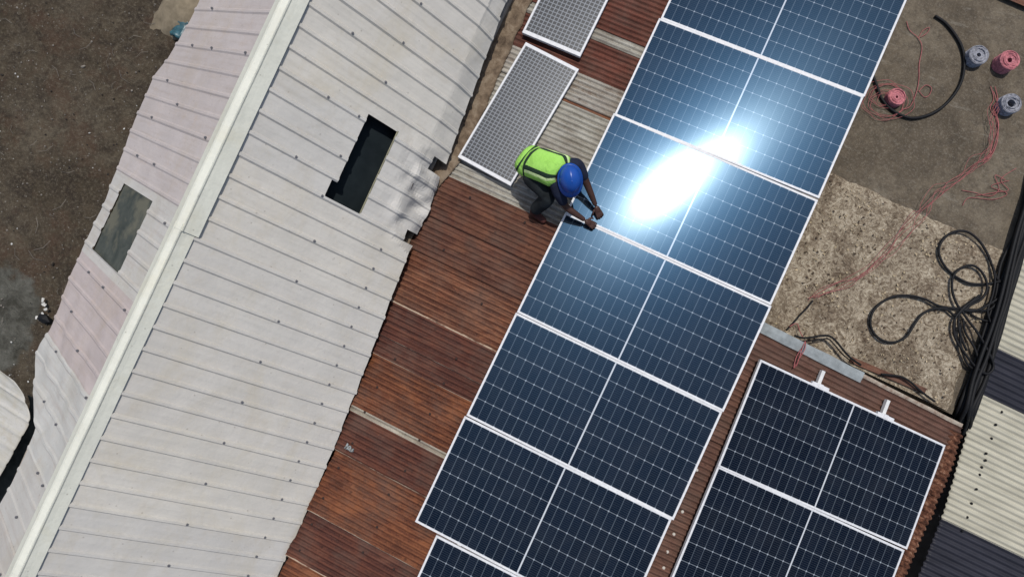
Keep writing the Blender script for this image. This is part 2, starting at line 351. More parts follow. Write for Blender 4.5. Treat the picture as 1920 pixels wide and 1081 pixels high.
# ------------------------------------------------------------ white gabled house
TH = 0.66017814; CT, ST = math.cos(TH), math.sin(TH)
def ridge(y): return np.array([-2.907 - .0227 * (y + 1.906), y, 1.292 + .0177 * (y + 1.906)])
PITCH = .2075; RIB0 = -4.93
def rib_ys(y0, y1, hs=.85):
    """y stations of the rib profile with their heights"""
    out = []; k = math.floor((y0 - RIB0) / PITCH) - 1
    prof = [(-.028, 0), (-.012, .02), (.010, .02), (.024, 0), (.07, .0), (.1, .0012), (.13, 0)]
    while RIB0 + k * PITCH < y1 + PITCH:
        for d, h in prof:
            yy = RIB0 + k * PITCH + d; h = h * hs
            if y0 <= yy <= y1: out.append((yy, h))
        k += 1
    return out
def eaveR(y): return float(np.interp(y, [-8, -6.97, -5.5, -3.77, -3.2, -2.5, -1.5, -.5, 3], [2.22, 2.20, 2.18, 2.06, 2.03, 2.0, 1.92, 1.84, 1.8]))
house = empty('white_roofed_house', (-2.9, -3, -2.7))
tag(house, 'long house with a white ribbed metal gable roof, open hole and pale ridge cap', 'house')
HOLE = (-3.27, -2.36, 1.055, 1.385)
def slopeR(y, s, h):
    p = ridge(y) + s * np.array([CT, 0, -ST]); n = np.array([ST, 0, CT]); lift = h
    lift += .004 * nz(y * 1.3, s * 2, 4)
    # sagging and bent eave, worst beside the hole
    sb = float(np.interp(y, [-3.5, -3.3, -2.6, -1.9, -.9, 2], [2.3, 1.80, 1.74, 1.74, 1.70, 1.62]))
    if s > sb: p = p + np.array([-.03, 0, -.40]) * (s - sb); lift -= .012 * (nz(y * 5, s * 6, 11) + .3)
    cr = min(1, 1.5 * max(0, 1 - abs(y + 2.78) / .64)) * max(0, min(1, (s - 1.52) / .25))
    if cr > 0: lift += cr * (.085 * nz(y * 4.5, s * 4.5, 2) + .035 * nz(y * 9, s * 9, 5) - .02); p = p + np.array([.03 * nz(y * 3, 7), .02 * nz(y * 5, s * 5, 3), -.10 * max(0, s - 1.8)]) * cr
    return p + n * lift
bounds = [-9.1, -8.24, -7.41, -6.58, -5.75, -4.92, -4.09, -3.27, -2.43, -1.6, -.77, .06, .89, 1.7]
RT = [(.50, .475, .432), (.515, .487, .437), (.49, .469, .432), (.52, .492, .44), (.505, .478, .432)]
for k in range(len(bounds) - 1):
    y0, y1 = bounds[k], bounds[k + 1]; ys = rib_ys(y0 - .03, y1 + .03)
    ss = sorted(set(list(np.round(np.linspace(.02, 1.6, 34), 4)) + [HOLE[2], HOLE[3], HOLE[2] - .055] + list(np.round(np.linspace(1.64, 2.3, 26), 4))))
    off = .0025 * (k % 2)
    def fn(i, j):
        y, h = ys[i]; e = eaveR(y) + .008 * nz(y * 6, 3) + (.006 if k % 2 else 0); s = min(ss[j], e)
        if ss[j] > e: s = e + (ss[j] - e) * .002
        return slopeR(y, s, h + off)
    def skip(i, j):
        ya = (ys[i][0] + ys[i+1][0]) / 2; sa = (ss[j] + ss[j+1]) / 2
        if HOLE[0] < ya < HOLE[1] and HOLE[2] - (.0 if ya > -3.09 else .055) < sa < HOLE[3]: return True
        if -2.36 > ya > -2.50 and 1.85 < sa: return True
        if -3.30 < ya < -3.17 and 1.9 < sa: return True
        return False
    mb = MB(); mb.grid(fn, len(ys) - 1, len(ss) - 1, skip, uvfn=lambda i, j: (ss[j], ys[i][0]))
    mat = m_paint('white_roof_paint_%d' % k, RT[k % 5], seed=k * 2.3, amt=.3, streak=.3, dirt=(.30, .285, .25) if k > 5 else (.36, .35, .32))
    mb.build('roof_sheet', mat, house, solid=.0015)
# left slope: pinkish and grey sheets
def eaveL(y): return EL(y)
LD = np.array([-CT, 0, -ST]); LN = np.cross(np.array([-.0227, 1, .0177]), LD); LN = LN / np.linalg.norm(LN)
if LN[2] < 0: LN = -LN
def onL(q):
    P = hit(*q, ridge(-4), LN); y = P[1]; r = ridge(y); return y, math.hypot(P[0] - r[0], P[2] - r[2])
le = sorted(onL(q) for q in [(375, 0), (350, 50), (315, 110), (290, 140), (247, 240), (200, 370), (130, 520), (97, 600), (64, 665), (60, 740), (67, 797), (46, 852), (22, 905), (-6, 955), (-60, 1060)])
print('left eave', [(round(a, 2), round(b, 2)) for a, b in le])
def EL(y): return float(np.interp(y, [a for a, b in le], [b for a, b in le]))
sk = [onL(q) for q in [(228, 362), (285, 372), (232, 500), (170, 470)]]; print('skylight', sk)
SK = (min(sk[2][0], sk[3][0]) + .03, max(sk[0][0], sk[1][0]) - .03, .5 * (sk[1][1] + sk[2][1]), .5 * (sk[0][1] + sk[3][1]))
print('SK', SK)
def slopeL(y, s, h):
    p = ridge(y) + s * LD; lift = h
    d = max(0, 1 - abs(y + 5.9) / 1.0)
    lift += .006 * nz(y * 1.7, s * 2, 9) + d * (.035 * nz(y * 4, s * 3.4, 7) - .02)
    return p + LN * lift
Lb = [-9.1, -8.24, -7.2, -6.55, -5.75, -4.80, -3.95, -3.27, -2.43, -1.6, -.77, .06, .89, 1.7]
LT = {0: (.46, .435, .40), 1: (.46, .435, .40), 2: (.48, .46, .425), 3: (.49, .478, .445), 4: (.47, .405, .385), 5: (.495, .475, .44), 6: (.48, .43, .41), 7: (.46, .41, .39), 8: (.47, .42, .40)}
for k in range(len(Lb) - 1):
    y0, y1 = Lb[k], Lb[k + 1]; ys = rib_ys(y0 - .03, y1 + .03, .5); ss = sorted(set(list(np.round(np.linspace(.02, 2.6, 60), 4)) + [round(SK[2], 4), round(SK[3], 4)])); off = .003 * (k % 2)
    def fn(i, j):
        y, h = ys[i]; e = EL(y) + .03 * nz(y * 5, 8) + .012 * (h > .01); s = min(ss[j], e)
        if ss[j] > e: s = e + (ss[j] - e) * .002
        return slopeL(y, s, h + off)
    def skip(i, j):
        ya = (ys[i][0] + ys[i+1][0]) / 2; sa = (ss[j] + ss[j+1]) / 2
        return SK[0] < ya < SK[1] and SK[2] < sa < SK[3]
    mb = MB(); mb.grid(fn, len(ys) - 1, len(ss) - 1, skip, uvfn=lambda i, j: (ss[j], ys[i][0]))
    mb.build('roof_sheet', m_paint('pinkish_roof_paint_%d' % k, LT.get(k, (.47, .42, .40)), seed=40 + k * 1.9, amt=.35, streak=.5, dirt=(.36, .30, .26)), house, solid=.0015)
# grubby translucent skylight sheet in the left slope
t = NT('grimy_skylight'); v = t.coord(); a = t.noise(v, 5, 5, .7, .5)
M['skylight'] = t.fin(t.mix(t.ramp(t.noise(v, 2.4, 4), [(.5, 0.0), (.62, .85)]), t.ramp(a, [(.32, (.040, .048, .044)), (.68, (.085, .092, .080))]), (.13, .125, .095)), .85, .1)
mb = MB()
def kf(i, j):
    y = SK[0] - .03 + (SK[1] - SK[0] + .06) * i / 24; s = SK[2] - .04 + (SK[3] - SK[2] + .08) * j / 24
    return slopeL(y, s, -.012 + .004 * math.cos(2 * math.pi * y / .07) + .012 * nz(y * 3, s * 3))
mb.grid(kf, 24, 24); mb.build('skylight', M['skylight'], house, smooth=True, solid=.003)['label'] = 'dark grimy translucent sheet set in the left slope'
# ridge caps
M['cap'] = m_paint('cream_ridge_cap', (.64, .635, .545), dirt=(.4, .39, .33), amt=.3, streak=.15, seed=77)
def ridge_cap(y0, y1, lift, wr, wl, shift):
    mb = MB(); n = max(2, int((y1 - y0) / .15))
    secs = [(-wl, -.006), (-wl * .55, .002), (-wl * .15, .012), (-.010, .022), (-.006, .010), (.002, .010), (.005, .026), (.012, .024), (.024, .014), (wr * .5, .006), (wr, -.002)]
    def cf(i, j):
        y = y0 + (y1 - y0) * i / n; t_, h = secs[j]; r = ridge(y)
        if t_ < 0: p = r + (-t_) * LD + LN * (h + .024 + lift)
        else: p = r + t_ * np.array([CT, 0, -ST]) + np.array([ST, 0, CT]) * (h + .024 + lift)
        return p + np.array([shift + .004 * nz(y * 2, 1), 0, 0])
    mb.grid(cf, n, len(secs) - 1); return mb.build('ridge_cap', M['cap'], house, solid=.002)
ridge_cap(-9.1, -4.02, 0, .13, .16, 0); ridge_cap(-4.08, 1.75, .006, .15, .17, .012)
# screws on the ribs
mb = MB(); mb.lathe([(0, .012), (.006, .012), (.007, .006), (.013, .004), (.014, 0)], (0, 0, 0), 8)
screw0 = mb.build('screw', M['screw'], house)
def put_screw(p, first=[True]):
    global screw0
    o = screw0 if first[0] else screw0.copy()
    if not first[0]: col.objects.link(o)
    first[0] = False; o.parent = house; o.matrix_parent_inverse = parent_inv(house); o.location = p; return o
def nearest_rib(y): return RIB0 + round((y - RIB0) / PITCH) * PITCH
k = 0; y = RIB0 - 17 * PITCH
SCR = []
for r_ in range(-17, 26):
    y = RIB0 + r_ * PITCH
    if y < -7.6: continue
    if y < -3.4: SCR.append(('R', y, eaveR(y) - .31))
    if r_ % 2 == 0: SCR.append(('R', y, 1.10 + .01 * (y + 5) * -1.0))
    if r_ % 3 == 0 and y > -3.4: SCR.append(('R', y, .62 + .12 * nz(y, 1)))
    if r_ % 4 == 0: SCR.append(('L', y, .26)); 
    if r_ % 2 == 0: SCR.append(('L', y, EL(y) - .5)) 
    if r_ % 3 == 0: SCR.append(('L', y, EL(y) - 1.0))
for sd, y, s in SCR:
    if sd == 'R' and HOLE[0] - .02 < y < HOLE[1] + .02 and HOLE[2] - .03 < s < HOLE[3] + .03: s = HOLE[2] - .08
    if sd == 'L' and SK[0] < y < SK[1] and SK[2] < s < SK[3]: continue
    if s < .2: continue
    put_screw(tuple(slopeR(y, s, .021) if sd == 'R' else slopeL(y, s, .021)))
# walls and floor (dark room under the hole)
def wall_box(p0, p1, z0, z1, th, name='wall', mat=None):
    mb = MB(); a = np.array(p0); b = np.array(p1); d = b - a; L = np.linalg.norm(d); d /= L
    mb.box(((a[0]+b[0])/2, (a[1]+b[1])/2, (z0+z1)/2), (L, th, z1-z0), ((d[0], d[1], 0), (-d[1], d[0], 0), (0, 0, 1))); return mb.build(name, mat or M['plaster'], house)
wall_box((-3.78, -9), (-3.93, -6.2), -2.75, -.02, .15); wall_box((-3.93, -6.2), (-4.25, -4.4), -2.75, -.05, .15); wall_box((-4.25, -4.4), (-4.33, 1.6), -2.75, -.10, .15); wall_box((-1.42, -9), (-1.62, 1.6), -2.75, -.10, .15)
for y, xl_ in ((-9.0, -3.8), (1.6, -4.3)):
    mb = MB(); r = ridge(y); mb.add([(xl_, y, -2.75), (-1.5, y, -2.75), (-1.5, y, -.05), (r[0], y, r[2] - .06), (xl_, y, .0)], [(0, 1, 2, 3, 4)])
    mb.build('gable_wall', M['plaster'], house, solid=.12)
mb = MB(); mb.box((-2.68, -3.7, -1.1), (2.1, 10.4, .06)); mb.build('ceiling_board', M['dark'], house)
M['wood'] = simple('old_roof_timber', (.05, .04, .035), .9, .1, 0, .3)
mb = MB()
for s in (.45, 1.75): 
    a, b = slopeR(-8.9, s, -.05), slopeR(1.5, s, -.05); mb.box((a + b) / 2, (float(np.linalg.norm(b - a)), .05, .06), ((b - a) / np.linalg.norm(b - a), (CT, 0, -ST), (ST, 0, CT)))
mb.build('purlin', M['wood'], house)
# dark netting hanging just below the hole
mb = MB()
def hf(i, j):
    y = HOLE[0] - .12 + 1.15 * i / 30; s = HOLE[2] - .15 + .62 * j / 14
    return slopeR(y, s, -.16 - .02 * nz(y * 3, s * 5) - .01 * math.sin(y * 13))
mb.grid(hf, 30, 14); t = NT('blue_black_sheeting'); M['sheeting'] = t.fin(t.mix(t.noise(t.coord(), 8, 4), (.005, .0085, .010), (.018, .024, .027)), .9, .1)
mb.build('sheeting', M['sheeting'], house, smooth=True, solid=.003)['label'] = 'blue black sheeting seen through the hole in the roof'
# brown rotten board edge + yellowed strip on the hole's low side
mb = MB(); mb.tube([slopeR(HOLE[0] + (HOLE[1]-HOLE[0]) * q / 12, HOLE[3] + .004 + .008 * nz(q, 2), .0) for q in range(13)], .008, 5, smooth=1)
M['yellow'] = simple('yellowed_edge', (.24, .225, .15), .8, .2, 0, .35, 12); mb.build('hole_edge', M['yellow'], house)

# loose white sheet leaning at the lower left
M['loose'] = m_paint('loose_white_sheet', (.47, .455, .42), dirt=(.30, .28, .20), amt=.6, streak=.5, seed=91)
mb = MB()
LE = catmull([at(a, b, -.3) for a, b in [(2, 703), (26, 714), (42, 736), (52, 764), (56, 785), (45, 812), (25, 848), (-5, 900), (-65, 1010)]], 12)
def lf(i, j):
    u = i / 30; p = LE[j] + np.array([-1, .10, 0]) * (u * 1.2)
    v_ = j / (len(LE) - 1)
    return (p[0], p[1], -.3 - .05 * max(0, 1 - v_ / .2) ** 2 - .2 * u + .016 * max(0, math.cos(2 * math.pi * (LE[j][1] + .12 * u) / .17)) ** 6 + .012 * nz(u * 4, v_ * 8))
mb.grid(lf, 30, len(LE) - 1)
tag(mb.build('loose_roof_sheet', M['loose'], smooth=True, solid=.004), 'curled loose white corrugated sheet overhanging beside the pinkish eave, bottom left', 'roof sheet')

mb = MB(); LG = LE[36:]  # added dark strip, its colour putting shade into the sunlit gap
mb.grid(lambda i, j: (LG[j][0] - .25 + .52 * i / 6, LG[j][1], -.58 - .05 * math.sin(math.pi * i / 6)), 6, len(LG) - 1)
M['gapshade'] = simple('dark_grey_gap_shade', (.085, .095, .088), .8, .2, 0, .4, 9)
tag(mb.build('infill', M['gapshade'], smooth=True, solid=.01), 'added dark grey strip standing in for shade between the loose white sheet and the pinkish eave', 'infill')

# ------------------------------------------------------------ rusty house
rusty = empty('rusty_roofed_house', (1.8, -3, -2.7))
tag(rusty, 'low house with a rusty corrugated iron roof carrying the solar panels', 'house')
CP = .057
def corr(y, ph=0): return .0105 * math.cos(2 * math.pi * (y + ph) / CP)
def rust_sheet(x0, x1, y0, y1, zf, mat, lift=0, xl=None, name='roof_sheet', thick=.0012, tilt=.005, par=None):
    mb = MB(); nx = max(6, int((x1 - x0) / .1)); ny = max(4, int(round((y1 - y0) / CP * 8)))
    def fn(i, j):
        v_ = j / ny; y = y0 + (y1 - y0) * v_; xa = x0 + (xl(y) if xl else 0); x = xa + (x1 - xa) * i / nx
        return (x, y, zf(x, y) + corr(y) + lift + tilt * (1 - v_) + .004 * nz(x * 1.5, y * 1.5, 3) + .004 * nz(x*5, y*4, 6))
    mb.grid(fn, nx, ny); return mb.build(name, mat, par or rusty, smooth=True, solid=thick)
D1, M1, L1 = (.040, .016, .013), (.060, .021, .016), (.115, .041, .024)          # dark maroon
D2, M2, L2 = (.044, .016, .011), (.088, .029, .016), (.19, .070, .031)          # orange rust
def lw(s): return lambda y: .035 * nz(y * 1.7, s) + .012 * nz(y * 9, s)
ysA = [(-9.0, -8.1, 'b', .0), (-8.1, -7.35, 'a', .05), (-7.35, -6.69, 'b', .03), (-6.69, -6.20, 'a', .045), (-6.20, -5.53, 'b', .055), (-5.53, -5.085, 'a', .055),
       (-5.085, -4.46, 'b', .1), (-4.46, -4.26, 'a', .03), (-4.26, -3.89, 'a', .05), (-3.89, -3.3, 'b2', .06), (-3.3, -2.9, 'c', .0), (-2.9, -2.42, 'c', .0), (-2.42, -1.13, 'g', 0), (-1.13, -.80, 'g2', .0),
       (-.80, -.40, 'a2', 0), (-.40, -.27, 'g', 0), (-.27, .5, 'a2', 0), (.5, 1.3, 'a', .05), (1.3, 2.1, 'b', .05)]
for k, (y0, y1, ty, ed) in enumerate(ysA):
    kw = dict(seed=k * 1.37 + 2, edge=ed)
    nm = 'rusted_iron_%d' % k
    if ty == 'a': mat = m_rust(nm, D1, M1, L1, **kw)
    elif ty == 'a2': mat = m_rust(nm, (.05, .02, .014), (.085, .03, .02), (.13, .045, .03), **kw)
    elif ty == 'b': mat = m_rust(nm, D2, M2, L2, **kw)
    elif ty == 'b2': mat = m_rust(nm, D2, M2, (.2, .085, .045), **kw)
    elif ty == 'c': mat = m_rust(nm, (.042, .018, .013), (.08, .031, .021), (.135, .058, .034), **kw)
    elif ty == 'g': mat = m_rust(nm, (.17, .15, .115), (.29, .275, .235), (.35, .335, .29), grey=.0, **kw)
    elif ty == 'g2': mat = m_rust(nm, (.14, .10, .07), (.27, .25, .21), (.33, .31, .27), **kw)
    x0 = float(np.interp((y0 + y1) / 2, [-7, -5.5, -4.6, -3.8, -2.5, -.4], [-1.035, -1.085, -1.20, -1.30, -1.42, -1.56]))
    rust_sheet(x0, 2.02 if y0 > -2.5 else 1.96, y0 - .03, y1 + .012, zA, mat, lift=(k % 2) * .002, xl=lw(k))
# unrusted pale strip lapping at y = -5.08 and a rust band on the grey sheets
rust_sheet(-1.13, 1.96, -5.125, -5.065, zA, m_rust('pale_lap', (.2, .17, .13), (.3, .27, .21), (.36, .33, .27), seed=61), lift=.006, xl=lambda y: .0, tilt=0)
rust_sheet(-.75, 1.96, -1.19, -1.07, zA, m_rust('brown_lap', (.09, .035, .02), (.15, .06, .03), (.22, .1, .05), seed=62), lift=.005, tilt=0)
# right-hand slope
ysB = [(-2.98, -2.52, 'a'), (-3.75, -2.98, 'b'), (-4.5, -3.75, 'a'), (-5.3, -4.5, 'b'), (-6.1, -5.3, 'a'), (-6.9, -6.1, 'b'), (-7.7, -6.9, 'a'), (-8.5, -7.7, 'b'), (-9.0, -8.5, 'a')]
for k, (y0, y1, ty) in enumerate(ysB):
    mat = m_rust('brown_iron_%d' % k, (.055, .028, .02), (.085, .042, .03), (.12, .062, .045) if ty == 'a' else (.14, .07, .048), seed=80 + k * 1.7)
    rust_sheet(1.94, 4.84, y0 - .03, y1 + .01, zB, mat, lift=(k % 2) * .002)
# pale galvanised flashing along the upper edge, then a tan broken one
M['galv'] = simple('galvanised_flashing', (.23, .25, .25), .55, .4, 0, .3, 9)
t = NT('tan_flashing'); M['tan'] = t.fin(t.mix(t.ramp(t.noise(t.coord(), 14, 5, .7), [(.4, 0.0), (.7, 1.0)]), (.36, .31, .25), (.16, .09, .06)), .8, .2)
def flash(x0, x1, ya, yb, lift, mat, nm='flashing'):
    mb = MB(); n = int((x1 - x0) / .06)
    def fn(i, j):
        x = x0 + (x1 - x0) * i / n; y = [ya, (ya * .5 + yb * .5), yb, yb + .004][j] + .006 * nz(x * 4, j); z = zB(x, -2.55) + lift + [0, .008, .006, -.06][j] + .004 * nz(x * 5, 3)
        return (x, y, z)
    mb.grid(fn, n, 3); return mb.build(nm, mat, rusty, solid=.002)
flash(1.98, 3.56, -2.575, -2.46, .016, M['galv']); flash(3.52, 4.82, -2.515, -2.475, .012, M['tan'])
# lumpy mortar and curled sheet ends along the right verge
t = NT('lumpy_rust_verge'); v = t.coord(); a = t.noise(v, 16, 5, .7)
M['verge'] = t.fin(t.ramp(a, [(.36, (.03, .014, .010)), (.5, (.095, .04, .024)), (.6, (.17, .08, .048)), (.72, (.34, .23, .16))]), .9, .1); t.bump(t.noise(v, 45, 5), .7, .01)
mb = MB()
def vf(i, j):
    y = -9 + i * .0125; a = math.pi * j / 10; bump_ = .5 + .5 * math.cos(2 * math.pi * y / .062 + 1.2 * nz(y * 3, 2)); wd = .075 + .02 * bump_ + .022 * nz(y * 5, 4)
    x = 4.80 + .05 * nz(y * 1.1, 9) + wd * math.cos(math.pi - a) * (1.0)
    z = zB(4.83, y) - .03 + (.045 + .028 * bump_ + .015 * nz(y * 8, j * .3)) * math.sin(a)
    if j == 10: z -= .12
    return (x, y, z)
mb.grid(vf, int(6.42 / .0125), 10); mb.build('verge', M['verge'], rusty, smooth=True, solid=.004)
# walls
def rw(p0, p1, z0, z1, th=.15):
    mb = MB(); a = np.array(p0, float); b = np.array(p1, float); d = b - a; L = np.linalg.norm(d); d /= L
    mb.box(((a[0]+b[0])/2, (a[1]+b[1])/2, (z0+z1)/2), (L, th, z1-z0), ((d[0], d[1], 0), (-d[1], d[0], 0), (0, 0, 1))); mb.build('wall', M['plaster'], rusty)
rw((-1.0, -8.9), (-1.0, 2.0), -2.75, -.27); rw((4.7, -8.9), (4.7, -2.62), -2.75, -.5); rw((-1.0, -8.95), (4.7, -8.95), -2.75, -.5); rw((1.94, -2.6), (4.7, -2.6), -2.75, -.48); rw((1.90, -2.5), (1.90, 2.0), -2.75, -.06); rw((-1.0, 2.05), (1.9, 2.05), -2.75, -.3)
# dirt-choked gutter strip between the two roofs (upper part)
t = NT('gutter_dirt'); v = t.coord(); a = t.noise(v, 9, 6, .7, .5)
M['infill'] = t.fin(t.ramp(a, [(.3, (.07, .05, .035)), (.5, (.17, .125, .085)), (.7, (.27, .215, .155))]), .95, .1); t.bump(t.noise(v, 40, 5), .8, .012)
mb = MB()
def gf(i, j):
    y = -3.5 + i * .05; ll = float(np.interp(y, [-3.5, -2.6, -2.2, 1.9], [.05, .14, .27, .36])); x0 = float(np.interp(y, [-3.5, -2.5, -.4, 2], [-1.40, -1.47, -1.62, -1.75]))
    x = x0 + ll * j / 8 + (.02 * nz(y * 6, 3) if j == 8 else 0); return (x, y, zA(x, y) + .018 + .012 * math.sin(math.pi * j / 8) + .014 * nz(x * 9, y * 9))
mb.grid(gf, 108, 8); tag(mb.build('gutter_debris', M['infill'], smooth=True, solid=.01), 'brown dirt and debris packed along the rusty roof edge beside the white eave', 'debris', kind='stuff')

# pale screws in the strip between the two arrays
mb = MB(); mb.lathe([(0, .01), (.008, .009), (.016, .003), (.017, 0)], (0, 0, 0), 8); ps = mb.build('screw', M['palescrew'], rusty)
for i, q in enumerate([(1279, 958), (1263, 1000), (1251, 1033), (1244, 1063), (1306, 880)]):
    o = ps if i == 0 else ps.copy()
    if i: col.objects.link(o)
    p = hit(*q, RO2, NB); o.parent = rusty; o.matrix_parent_inverse = parent_inv(rusty); o.location = (p[0], p[1], zB(p[0], p[1]) + .010)
mb = MB(); mb.lathe([(0, .008), (.007, .007), (.013, .002), (.014, 0)], (0, 0, 0), 8); M['nail'] = simple('rusty_nail_head', (.035, .02, .016), .8, .3, 0, .3); nl0 = mb.build('nail', M['nail'], rusty); kk = 0
rs6 = np.random.RandomState(2)
for xn in (-.95, -.35, .02):
    for yn in np.arange(-6.95, -2.5, .312):
        xx = xn + rs6.uniform(-.03, .03); yy = round(yn / .057) * .057
        if hit(900, 700, RO, NA)[0] < xx - .9 or rs6.rand() < .2: continue
        o = nl0 if kk == 0 else nl0.copy()
        if kk: col.objects.link(o)
        kk += 1; o.parent = rusty; o.matrix_parent_inverse = parent_inv(rusty); o.location = (xx, yy, zA(xx, yy) + .0145)
# bent scrap patch on the dark sheet
mb = MB(); c0 = hit(657, 838, RO, NA)
mb.grid(lambda i, j: (c0[0] - .05 + .10 * i / 10 + .02 * nz(i * .4, j * .5), c0[1] - .03 + .06 * (j / 8) * (1 - .5 * i / 10) + .02 * nz(i * .5, j * .3, 5), c0[2] + .025 + .05 * nz(i * .5, j * .5, 9)), 10, 8)
tag(mb.build('tin_scrap', M['galv'], smooth=True, solid=.002), 'crumpled scrap of grey tin lying on the rusty roof near the white eave', 'scrap')

# ------------------------------------------------------------ the cream and navy roof at the far right
FZ = -.6
creamh = empty('cream_roofed_house', (6.5, -3, -2.7))
tag(creamh, 'neighbouring house with a corrugated roof of cream and navy bands, right edge', 'house')
fb = {k: at(*q, FZ)[1] for k, q in dict(a=(1880, 655), b=(1870, 748), c=(1800, 985)).items()}
print('far bands', fb)
def fzf(x, y): return FZ - .05 * (x - 5)
t1 = NT('cream_sheet'); v = t1.coord(scale=(1, 6, 1)); M['cream'] = t1.fin(t1.mix(t1.ramp(t1.noise(v, 1.8, 5, .65), [(.35, 0.0), (.7, 1.0)]), (.34, .32, .25), (.46, .435, .345)), .6, .3)
t1 = NT('navy_sheet'); v = t1.coord(scale=(1, 6, 1)); M['navy'] = t1.fin(t1.mix(t1.ramp(t1.noise(v, 1.8, 5, .65), [(.35, 0.0), (.7, 1.0)]), (.014, .014, .020), (.028, .028, .038)), .6, .3)
def fx(y): return float(np.interp(y, [-9, -4.16, -3.41, -1.48, -.14, 4], [5.25, 5.14, 5.12, 4.87, 4.68, 4.3]))
CP = .067
for k, (y0, y1, m) in enumerate([(fb['a'], 4.0, 'cream'), (fb['b'], fb['a'], 'navy'), (fb['c'], fb['b'], 'cream'), (-9.0, fb['c'], 'navy')]):
    rust_sheet(0, 9.5, y0 - .02, y1 + .0, fzf, M[m], lift=(k % 2) * .003, xl=lambda y: fx(y) + .01 * nz(y * 8, 2), tilt=.003, par=creamh)
CP = .057
for q in [(1861, 822), (1851, 850), (1850, 863), (1843, 876), (1839, 890), (1833, 917), (1824, 944), (1816, 970), (1807, 996), (1761, 967), (1880, 772), (1869, 796)]:
    mb = MB(); p = at(*q, FZ + .01); mb.lathe([(0, .014), (.008, .013), (.015, .004), (.016, 0)], (p[0], p[1], fzf(p[0], p[1]) + .008), 8); mb.build('screw', M['black'], creamh)
mb = MB(); mb.box((7.3, -2.5, -1.72), (3.9, 12.4, 1.95)); mb.build('wall', M['plaster'], creamh)

# ------------------------------------------------------------ solar panels
PWID, PHEI, PTH = 2.262, 1.128, .035
def make_panel():
    root = empty('solar_panel')
    fw = .021; mb = MB()
    for sy in (-1, 1): mb.box((0, sy * (PHEI/2 - fw/2), -PTH/2), (PWID, fw, PTH))
    for sx in (-1, 1): mb.box((sx * (PWID/2 - fw/2), 0, -PTH/2), (fw, PHEI - 2*fw, PTH))
    mb.build('frame', M['alu'], root, bevel=.0015)
    mb = MB(); a, b = PWID/2 - fw, PHEI/2 - fw
    U = lambda x: 12 + x / (2 * a) * 24.0; V = lambda y: 3 + y / (2 * b) * 6.0
    q = [(-a, -b, -.003), (a, -b, -.003), (a, b, -.003), (-a, b, -.003), (-a, -b, -.009), (a, -b, -.009), (a, b, -.009), (-a, b, -.009)]
    mb.add(q, [(0, 1, 2, 3), (7, 6, 5, 4)], [(U(p[0]), V(p[1])) for p in q]); mb.build('cell_glass', M['solar'], root)
    return root
def copy_tree(o, parent=None):
    c = o.copy(); col.objects.link(c)
    if parent: c.parent = parent
    for ch in o.children: copy_tree(ch, c)
    return c
from mathutils import Matrix
def place_panel(o, quad, O, n, sz=(PWID, PHEI), tw=0.0, tx=0.0):
    TL, TR, BL, BR = [hit(*q, O, n) for q in quad]
    c = (TL + TR + BL + BR) / 4; X = (TR - TL) + (BR - BL); X /= np.linalg.norm(X); Y = (TL - BL) + (TR - BR); Y -= X * (X @ Y); Y /= np.linalg.norm(Y); Z = np.cross(X, Y)
    sx = (np.linalg.norm(TR - TL) + np.linalg.norm(BR - BL)) / 2; sy = (np.linalg.norm(TL - BL) + np.linalg.norm(TR - BR)) / 2
    m = Matrix(((X[0], Y[0], Z[0], c[0]), (X[1], Y[1], Z[1], c[1]), (X[2], Y[2], Z[2], c[2]), (0, 0, 0, 1)))
    m = m @ Matrix.Rotation(tw, 4, 'Y') @ Matrix.Rotation(tx, 4, 'X')
    o.matrix_basis = m @ Matrix.Diagonal((sx / sz[0], sy / sz[1], 1, 1)); print(o.name, 'size', round(sx, 3), round(sy, 3)); return c
def shrink(quad, g=.55):   # measured joints -> the panel's own corners (half a joint in)
    c = np.mean(np.array(quad), 0); return [tuple(np.array(q) + (c - np.array(q)) / np.linalg.norm(c - np.array(q)) * g) for q in quad]
Lp = {-1: (1322, -142), 0: (1236, 35), 1: (1151, 212), 2: (1060, 398), 3: (968, 584), 4: (873, 779), 5: (775, 977)}
Rp = {-1: (1702, 0), 0: (1621, 180), 1: (1534, 374), 2: (1447, 573), 3: (1357, 773), 4: (1262, 973), 5: (1166, 1180)}
labels = {-1: 'topmost solar panel of the long column, cut by the upper picture edge', 0: 'second solar panel from the top, bluish sun glow on its lower half',
          1: 'solar panel with the white sun glare, the worker at its lower left corner', 2: 'solar panel just below the sun glare, its top left corner under both hands',
          3: 'third solar panel below the worker, in the middle of the long column', 4: 'large solar panel whose lower left corner juts out over the bare rust, fifth from top'}
labels[3] = 'solar panel two below the glare panel, beside the plain rust sheets'
proto = make_panel(); first = True
for j in range(-1, 5):
    o = proto if first else copy_tree(proto); first = False
    place_panel(o, shrink([Lp[j], Rp[j], Lp[j+1], Rp[j+1]]), OA, NA, tw=[-.006, -.012, .003, -.003, .004, -.003][j + 1], tx=[.004, .0095, -.003, .002, -.002, .002][j + 1])
    tag(o, labels[j], 'solar panel', 'solar panels in the long column')
o = copy_tree(proto); d = np.array(Rp[5]) - np.array(Lp[5]); TLx = np.array((821, 1001.)); v1 = np.array((-98, 203))
place_panel(o, shrink([tuple(TLx), tuple(TLx + d + (3, 2)), tuple(TLx + v1), tuple(TLx + d + v1 + (3, 3))]), OA, NA)
tag(o, 'lowest panel of the long column, set back right, cut by the bottom edge', 'solar panel', 'solar panels in the long column')
L2_ = {0: (1425, 672), 1: (1346, 875), 2: (1257, 1083)}; R2_ = {0: (1775, 835), 1: (1700, 1029), 2: (1614, 1240)}
